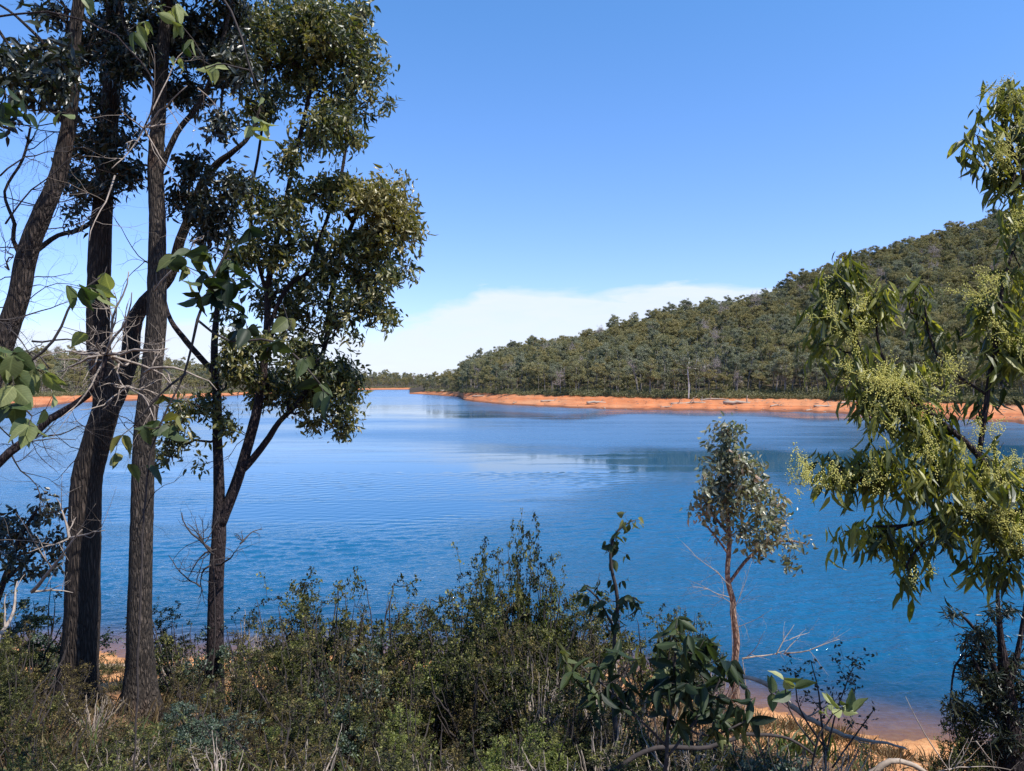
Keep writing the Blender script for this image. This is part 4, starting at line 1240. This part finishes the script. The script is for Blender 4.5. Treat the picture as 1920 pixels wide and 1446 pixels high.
bare('dead_shrub', 'bare pale twigs spreading like a star across the two thick left trunks', [(200, 665, 130, 668, 8, 2), (200, 665, 290, 545, 7, 2), (200, 665, 90, 700, 6, 3), (200, 665, 185, 800, 5, 2), (200, 665, 300, 660, 7, 3), (205, 668, 280, 700, 9, 2), (270, 700, 380, 690, 6, 3), (205, 670, 150, 760, 6, 2),
                                                                                       (240, 725, 300, 760, 5, 3), (240, 725, 180, 730, 5, 2), (240, 725, 160, 800, 4, 2), (200, 665, 250, 620, 6, 3), (290, 545, 345, 480, 4, 2), (200, 665, 330, 720, 6, 3), (240, 725, 330, 830, 4, 2), (200, 665, 120, 600, 5, 2), (200, 665, 60, 620, 5, 3)], 'twig_pale', 71, (-2.4, 3.6), 4.4, curl=.2, nch=(2, 5), via=[(-160, 1100), (-60, 930), (20, 850), (95, 787), (165, 742)], wv=22, stem='bark_slim')
bare('dead_branch', 'pale leafless twigs crossing the top of the furrowed trunk', [(270, 240, 215, 330, 5, 2), (270, 240, 370, 165, 5, 2), (270, 240, 310, 330, 4, 2), (270, 240, 320, 230, 4, 3), (270, 240, 230, 255, 4, 2), (270, 240, 315, 100, 4, 2), (370, 165, 430, 200, 3, 2), (215, 330, 180, 400, 4, 2)], 'twig_pale', 72, (-2.9, 4.6), 5.2, 'branch', .14, (2, 4), via=[(-200, 300), (-60, 60), (120, 30), (240, 90), (290, 170)], wv=5, stem='bark_slim')
bare('dead_shrub', 'dark bare twigs spreading over the water at the left edge', [(20, 850, 110, 850, 4, 3), (20, 850, 130, 790, 4, 3), (20, 850, 90, 760, 4, 3), (20, 850, 60, 930, 4, 3), (-10, 600, 120, 560, 4, 3), (-10, 600, 100, 640, 4, 3), (10, 500, 150, 520, 4, 3), (10, 420, 90, 300, 4, 3), (0, 330, 90, 250, 4, 3), (60, 640, 160, 600, 4, 3), (80, 820, 180, 850, 3, 3)], 'twig_dark', 73, (-3.9, 4.0), 5.6, curl=.2, via=[(-220, 1100), (-120, 950), (-30, 880)])
bare('dead_sapling', 'long bleached branch rising from the lower left corner past the thick trunk', [(0, 1190, 60, 1110, 9, 1), (60, 1110, 130, 1010, 8, 2), (130, 1010, 150, 930, 6, 2), (130, 1010, 175, 1000, 5, 2), (60, 1110, 130, 1100, 5, 2), (130, 1010, 60, 1040, 4, 2)], 'twig_pale', 74, (-3.6, 4.2), 5.0, 'dead sapling', .08, (2, 4), via=[(-60, 1330), (-30, 1250)], wv=14)
bare('dead_twig_shrub', 'small dark twiggy shrub with curled dead leaves beside the forked trunk', [(400, 1040, 340, 1000, 5, 2), (400, 1040, 365, 960, 5, 3), (405, 1060, 450, 1020, 5, 2), (450, 1020, 485, 985, 4, 2), (395, 1060, 330, 1120, 4, 2), (375, 1100, 350, 1050, 4, 2), (405, 1030, 345, 1050, 4, 2)], 'twig_dark', 75, (-3.9, 9.9), 9.8, curl=.16)
bare('bleached_branch', 'white leafless branch lying out over the water right of the sapling', [(1392, 1235, 1470, 1225, 4, 1), (1470, 1225, 1575, 1215, 3, 2), (1455, 1228, 1480, 1170, 2.5, 2), (1480, 1200, 1520, 1180, 2, 2), (1400, 1232, 1445, 1195, 2, 1), (1470, 1225, 1500, 1190, 2, 2)], 'twig_pale', 76, (3.9, 13.0), 13.2, 'branch', .07, (2, 4))
bare('dead_shrub', 'thin silvery leafless twigs around the sapling trunk', [(1370, 1130, 1290, 1060, 1.8, 2), (1370, 1100, 1280, 1030, 1.8, 2), (1372, 1150, 1440, 1080, 1.6, 2), (1372, 1180, 1450, 1150, 1.4, 2), (1368, 1120, 1300, 1110, 1.8, 3)], 'twig_pale', 77, (4.05, 14.4), 14.5, curl=.12)
bare('dead_shrub', 'pale arching dry stems in the lower right above the sand', [(1780, 1446, 1700, 1330, 3, 0), (1790, 1440, 1830, 1390, 3, 1), (1830, 1390, 1870, 1440, 3, 1), (1760, 1446, 1900, 1420, 3, 1), (1790, 1450, 1860, 1440, 3, 2), (1688, 1440, 1690, 1380, 2, 0)], 'twig_pale', 78, (3.4, 5.8), 6.0, curl=.06)


def log(name, label, pts, Y, mat='log', seed=1, cat='log', stubs=2, lump=.04):
    rg = np.random.default_rng(seed)
    P, R = px_path(pts, Y)
    P, R = resample(P, R, .06)
    P += rg.normal(size=P.shape) * .003
    mb = MB(); tube(mb, P, R, 10, .5, lump, rg)
    for _ in range(stubs):
        i = rg.integers(2, len(P) - 2)
        dead(mb, rg, P[i], rg.normal(size=3) + (0, 0, .4), .35, R[i] * .4, 1, (1, 3), .15)
    return tag(mb.build(name, M[mat], origin=P[0]), label, cat)


log('fallen_branch', 'pale fallen branch slanting down to the right in front of the shallow water', [(1365, 1268, 7), (1410, 1272, 8), (1450, 1290, 10), (1485, 1325, 10), (1540, 1360, 9), (1600, 1384, 7), (1680, 1398, 4, -.2), (1700, 1404, 3, -.2)], 5.5, seed=2)
log('fallen_branch', 'arched pinkish branch at the bottom edge on the wet sand', [(1600, 1475, 13), (1640, 1445, 12), (1670, 1427, 10), (1705, 1432, 9), (1745, 1455, 8)], 6.2, seed=3, stubs=0)
log('fallen_branch', 'dark crooked branch low in front of the broad leaved bush', [(1130, 1455, 9), (1190, 1420, 9), (1230, 1402, 9), (1330, 1400, 8), (1400, 1378, 7), (1480, 1385, 5), (1530, 1420, 4)], 4.4, 'twig_dark', 4)
for i, (x0, y0, x1, y1, r, lab) in enumerate([(-11.2, 17.6, -8.6, 17.2, .13, 'weathered log on the sand between the two thick trunks'), (-13.5, 18.0, -11.6, 18.2, .09, 'thin log on the sand left of the thick trunk'), (-8.9, 16.3, -7.2, 16.9, .07, 'short broken log on the sand behind the furrowed trunk')]):
    rg = np.random.default_rng(80 + i)
    n = 12; t = np.linspace(0, 1, n)
    xx = x0 + (x1 - x0) * t; yy = y0 + (y1 - y0) * t + .06 * np.sin(t * 5)
    P = np.stack([xx, yy, ground_z(xx, yy)[0] + r * .7], -1)
    mb = MB(); tube(mb, P, r * np.linspace(1, .6, n), 9, .5, .05, rg)
    for _ in range(2): dead(mb, rg, P[rg.integers(2, n - 2)], (rg.normal(), .1, .7), .4, r * .35, 1, (1, 3))
    tag(mb.build('driftwood_log', M['log'], origin=P[0]), lab, 'driftwood', 'driftwood logs on the near shore')

# ------------------------------------------------------------------ scrub: prototypes and individual copies
def shrub_proto(seed, leafm, stemm, w, nst, ntg, n_per, L, Wd, spread, topbias=.6, tpl=DIA):
    """unit height shrub"""
    rg = np.random.default_rng(seed)
    sb, lb = MB(), MB(); nodes = []
    for s in range(nst):
        a = rg.uniform(0, 2 * pi); rr = w * rg.uniform(.1, .8)
        h = rg.uniform(.55, 1.0)
        tip = np.array([cos(a) * rr, sin(a) * rr, h])
        P, R = resample([(tip[0] * .08, tip[1] * .08, -.05), (tip[0] * .35, tip[1] * .35, h * .4), (tip[0] * .8, tip[1] * .8, h * .75), tip], [.012, .009, .006, .002], .06)
        P[1:] += np.cumsum(rg.normal(size=(len(P) - 1, 3)) * .008, 0)
        tube(sb, P, R, 5); nodes += list(P[2:])
    nodes = np.array(nodes)
    tg = []
    ncl = max(9, ntg // 15)
    cent = []
    for _ in range(ncl):
        p = nodes[rg.integers(0, len(nodes))]; f = .4 + .6 * (1 - max(0, p[2]))
        cent.append((p + rg.normal(size=3) * (w * .26 * f, w * .26 * f, .07), rg.uniform(.03, .075)))
    for _ in range(ntg):
        c_, sg = cent[rg.integers(0, ncl)]
        tg.append(c_ + rg.normal(size=3) * (sg * 1.2, sg * 1.2, sg))
        if tg[-1][2] < .05: tg[-1][2] = rg.uniform(.05, .4)
    ch = grow(rg, list(nodes), tg, .045, .0017, .4, .3, .12, .006, 3, sb)
    twig_leaves(rg, lb, ch, n_per, tpl, L, Wd, spread, -.25, tail=.9)
    return sb, lb, leafm, stemm


SP = {
    'fine': shrub_proto(101, 'leaf_sh1', 'twig_dark', .55, 12, 460, 24, .019, .62, .012),
    'fine2': shrub_proto(102, 'leaf_sh1', 'twig_dark', .75, 18, 560, 24, .017, .62, .014),
    'yellow': shrub_proto(103, 'leaf_sh2', 'twig_dark', .6, 14, 420, 24, .018, .5, .012),
    'brown': shrub_proto(104, 'leaf_sh3', 'twig_dark', .7, 18, 480, 22, .018, .5, .014),
    'blue': shrub_proto(105, 'leaf_sh4', 'twig_dark', .6, 14, 380, 22, .022, .7, .014),
    'airy': shrub_proto(106, 'leaf_sh1', 'twig_dark', .5, 7, 110, 15, .021, .6, .010),
    'dry': shrub_proto(107, 'leaf_sh3', 'twig_pale', .7, 26, 260, 3, .016, .5, .012),
}
SD = {'fine': 'dense dark green shrub', 'fine2': 'wide dark green shrub', 'yellow': 'yellow green feathery shrub', 'brown': 'brownish olive shrub', 'blue': 'grey green round leaved shrub', 'airy': 'loose upright dark shrub', 'dry': 'dry twiggy shrub'}
SN = {'fine': 'small_leaved_shrub', 'fine2': 'small_leaved_shrub', 'yellow': 'feathery_shrub', 'brown': 'olive_shrub', 'blue': 'round_leaved_shrub', 'airy': 'upright_shrub', 'dry': 'dry_shrub'}
sc_cache = {}
rgs = np.random.default_rng(200)


def shrub(kind, px, top, Y, wf=1.0, label=None):
    x = (px - 960) / FPX * Y
    z = float(ground_z(x, Y)[0])
    zt = EYE + (HZ - top) / FPX * Y
    h = max(.35, zt - z)
    r = thing(SN[kind], label or (SD[kind] + ' in the scrub on the bank'), 'shrub', (x, Y, z - .03), 'shrubs covering the near bank')
    r.rotation_euler[2] = rgs.uniform(0, 6.28)
    s = h / 1.0
    sw = wf * max(.75, min(h, 1.6))
    r.scale = (sw, sw, s)
    if kind not in sc_cache:
        sb, lb, lm, sm = SP[kind]
        sc_cache[kind] = (sb.build('stem', M[sm], r, (0, 0, 0)), lb.build('foliage', M[lm], r, (0, 0, 0), smooth=False))
    else:
        for o in sc_cache[kind]:
            c = o.copy(); COL.objects.link(c); c.parent = r
    return r


# skyline of the scrub against the water, from left to right
def where(px, Y):
    if px < 250: h = 'by the thick trunk'
    elif px < 400: h = 'by the furrowed trunk'
    elif px < 620: h = 'by the forked trunk'
    elif px < 900: h = 'in mid scrub'
    elif px < 1110: h = 'left of the sprig'
    elif px < 1420: h = 'near the broad leaved bush'
    elif px < 1700: h = 'near the fallen branches'
    else: h = 'at lower right'
    return h + (', back row' if Y > 9.5 else ', middle row' if Y > 6.3 else ', front row')


SHR = [
    ('fine', 30, 1120, 9.5), ('blue', 90, 1110, 10.5), ('brown', 60, 1190, 8.5), ('fine2', 10, 1180, 7.5), ('yellow', 60, 1200, 10.5), ('brown', 110, 1260, 8),
    ('airy', 345, 1130, 9.6), ('fine', 320, 1150, 10.8), ('blue', 370, 1160, 10.2), ('dry', 330, 1210, 10), ('airy', 470, 1150, 10.5), ('dry', 450, 1160, 11),
    ('fine', 540, 1140, 9.5, .9), ('airy', 600, 1065, 8.5, .9), ('fine', 610, 1120, 8.8), ('yellow', 530, 1175, 9), ('airy', 660, 1095, 9.0), ('fine2', 690, 1165, 8.8), ('airy', 745, 1075, 8.0, .7), ('brown', 740, 1185, 8.4), ('airy', 720, 1110, 8.6),
    ('blue', 800, 1215, 9.8), ('airy', 850, 1075, 8.4, .8), ('fine', 860, 1135, 8.8), ('fine', 940, 1070, 8.4, .75), ('fine', 985, 1030, 8.2, .6), ('airy', 975, 1020, 8.3, .6), ('yellow', 1000, 1095, 8, .8), ('fine', 1040, 1075, 8.3, .7), ('fine2', 920, 1150, 8), ('fine2', 1040, 1170, 7.6),
    ('dry', 1150, 1160, 10), ('dry', 1120, 1180, 9), ('airy', 1235, 1110, 9.6, .9), ('fine', 1260, 1150, 9.8, .8), ('blue', 1310, 1150, 10.4, .7), ('airy', 1215, 1120, 9), ('dry', 1340, 1230, 11),
    # middle rows
    ('brown', 560, 1230, 7), ('fine', 480, 1240, 7.4), ('brown', 640, 1240, 6.6), ('fine2', 700, 1260, 6.8), ('brown', 780, 1250, 6.8), ('fine', 840, 1230, 6.9), ('brown', 880, 1230, 6.6), ('blue', 620, 1310, 6.2), ('fine2', 1000, 1220, 6.6), ('dry', 1000, 1260, 6.4), ('brown', 1060, 1240, 6.5), 
    ('dry', 1150, 1260, 6.5), ('dry', 1220, 1300, 6.3), ('brown', 1120, 1290, 6), ('brown', 440, 1280, 6.8), ('fine', 400, 1290, 7.2), ('blue', 370, 1300, 6.4, .9), ('blue', 420, 1325, 6.0), ('dry', 170, 1300, 7.6), ('brown', 90, 1290, 7), ('fine2', 30, 1270, 6.6),
    # nearest rows, cut by the lower edge
    ('brown', 40, 1340, 5), ('fine2', 130, 1380, 5), ('dry', 220, 1390, 5), ('fine', 340, 1370, 5), ('dry', 420, 1390, 4.6), ('brown', 520, 1330, 5.2), ('dry', 560, 1390, 4.5), ('brown', 640, 1380, 4.8), ('fine', 740, 1350, 5.2), ('brown', 830, 1370, 5), ('fine2', 900, 1390, 4.7), ('yellow', 1010, 1320, 4.9, .9), ('yellow', 960, 1370, 4.5, .8),
    ('dry', 1120, 1360, 5), ('brown', 1200, 1380, 4.8), ('dry', 1290, 1360, 5.2), ('dry', 1250, 1400, 4.6), ('blue', 1400, 1400, 5.2, .8), ('fine', 1340, 1420, 4.4, .7), ('yellow', 200, 1410, 4.6, .6), ('airy', 1640, 1350, 6.4, .6), ('airy', 1460, 1370, 5.6, .7), ('dry', 1490, 1390, 5.8), ('fine', 700, 1420, 4.2), ('dry', 800, 1420, 4.2), ('dry', 1060, 1410, 4.3),
    ('fine', 1800, 1390, 7.0, .8), ('fine2', 1860, 1420, 6.4), ('fine', 1790, 1330, 7.6, .6),
]
MORE = [(k, px, top, Y) for k, px, top, Y, *_r in [('brown', 500, 1190, 8.2), ('fine2', 580, 1180, 8.0), ('blue', 660, 1205, 7.6), ('yellow', 760, 1230, 7.4), ('fine', 830, 1180, 7.8), ('fine', 890, 1180, 7.6), ('fine', 960, 1140, 7.4), ('brown', 1000, 1180, 7.1), ('fine', 1080, 1150, 7.9), ('fine2', 1090, 1200, 7.0),
        ('fine', 560, 1290, 5.8), ('yellow', 770, 1310, 5.7), ('fine', 1060, 1310, 5.4), ('yellow', 480, 1340, 5.7, .8), ('fine', 250, 1350, 5.9, ), ('brown', 300, 1400, 4.6), ('fine', 90, 1400, 4.4), ('brown', 170, 1350, 6.0), ('fine2', 420, 1420, 4.3), ('brown', 620, 1420, 4.3),
        ('brown', 1170, 1330, 5.6), ('fine', 1230, 1340, 5.7), ('brown', 1310, 1300, 6.0), ('fine', 1140, 1400, 4.5), ('brown', 1380, 1370, 5.8), ('blue', 1450, 1400, 5.0), ('fine2', 150, 1230, 9.9), ('brown', 60, 1250, 9.4), ('brown', 340, 1260, 8.8), ('fine', 290, 1250, 9.7), ('dry', 1560, 1400, 5.2)]]
SALL = SHR + MORE
SLAB = number_off([(s[1], SD[s[0]], where(s[1], s[3])) for s in SALL])
for s, sl in zip(SALL, SLAB):
    if 530 < s[1] < 1120 and s[3] > 6.3: s = (s[0], s[1], s[2] - 15, *s[3:])
    wf = s[4] if len(s) > 4 else 1
    shrub(s[0], s[1], s[2], s[3], wf, sl)

# ------------------------------------------------------------------ grasses and litter
rg = np.random.default_rng(300)


def blades(n, xr, yr_, L, mat, name, label, w=.02, clump=30, lean=.5, tmin=1.6):
    mb = MB()
    for _ in range(n):
        cx, cy = rg.uniform(*xr), rg.uniform(*yr_)
        z0, t0 = ground_z(cx, cy)
        if t0 < tmin: continue
        k = clump
        ox = rg.normal(size=k) * .10; oy = rg.normal(size=k) * .10
        P = np.stack([cx + ox, cy + oy, ground_z(cx + ox, cy + oy)[0] - .01], -1)
        D = nrmz(np.stack([ox * 4 + rg.normal(size=k) * lean * .5, oy * 4 + rg.normal(size=k) * lean * .5, np.ones(k)], -1))
        leaves(mb, LAN, P, D, L * rg.uniform(.5, 1.3, k), w, np.clip(rg.normal(.5, .25, k), 0, 1), rg)
    return tag(mb.build(name, M[mat], smooth=False), label, 'grass', kind='stuff')


blades(1000, (-13, 9), (3.2, 17), .26, 'grass_dry', 'dry_grass', 'dry straw coloured grass tufts between the shrubs on the bank', .012)
blades(160, (-9, 3), (3.4, 8), .30, 'grass_green', 'green_grass', 'thin green grass blades low in the foreground scrub', .016)
mb = MB(); n = 42000
x = rg.uniform(-14, 9, n); y = rg.uniform(2.8, 18, n)
z, t = ground_z(x, y)
k = (t > 1.2) & (rg.random(n) < np.clip((t - 1) / 6, .06, 1))
P = np.stack([x[k], y[k], z[k] + .012], -1)
leaves(mb, DIA, P, rand_dirs(rg, len(P)) * (1, 1, .15), rg.uniform(.04, .11, len(P)), .35, rg.random(len(P)), rg, (0, 0, 1), .8)
tag(mb.build('leaf_litter', M['litter'], smooth=False), 'fallen brown gum leaves scattered over the orange ground', 'leaf litter', kind='stuff')
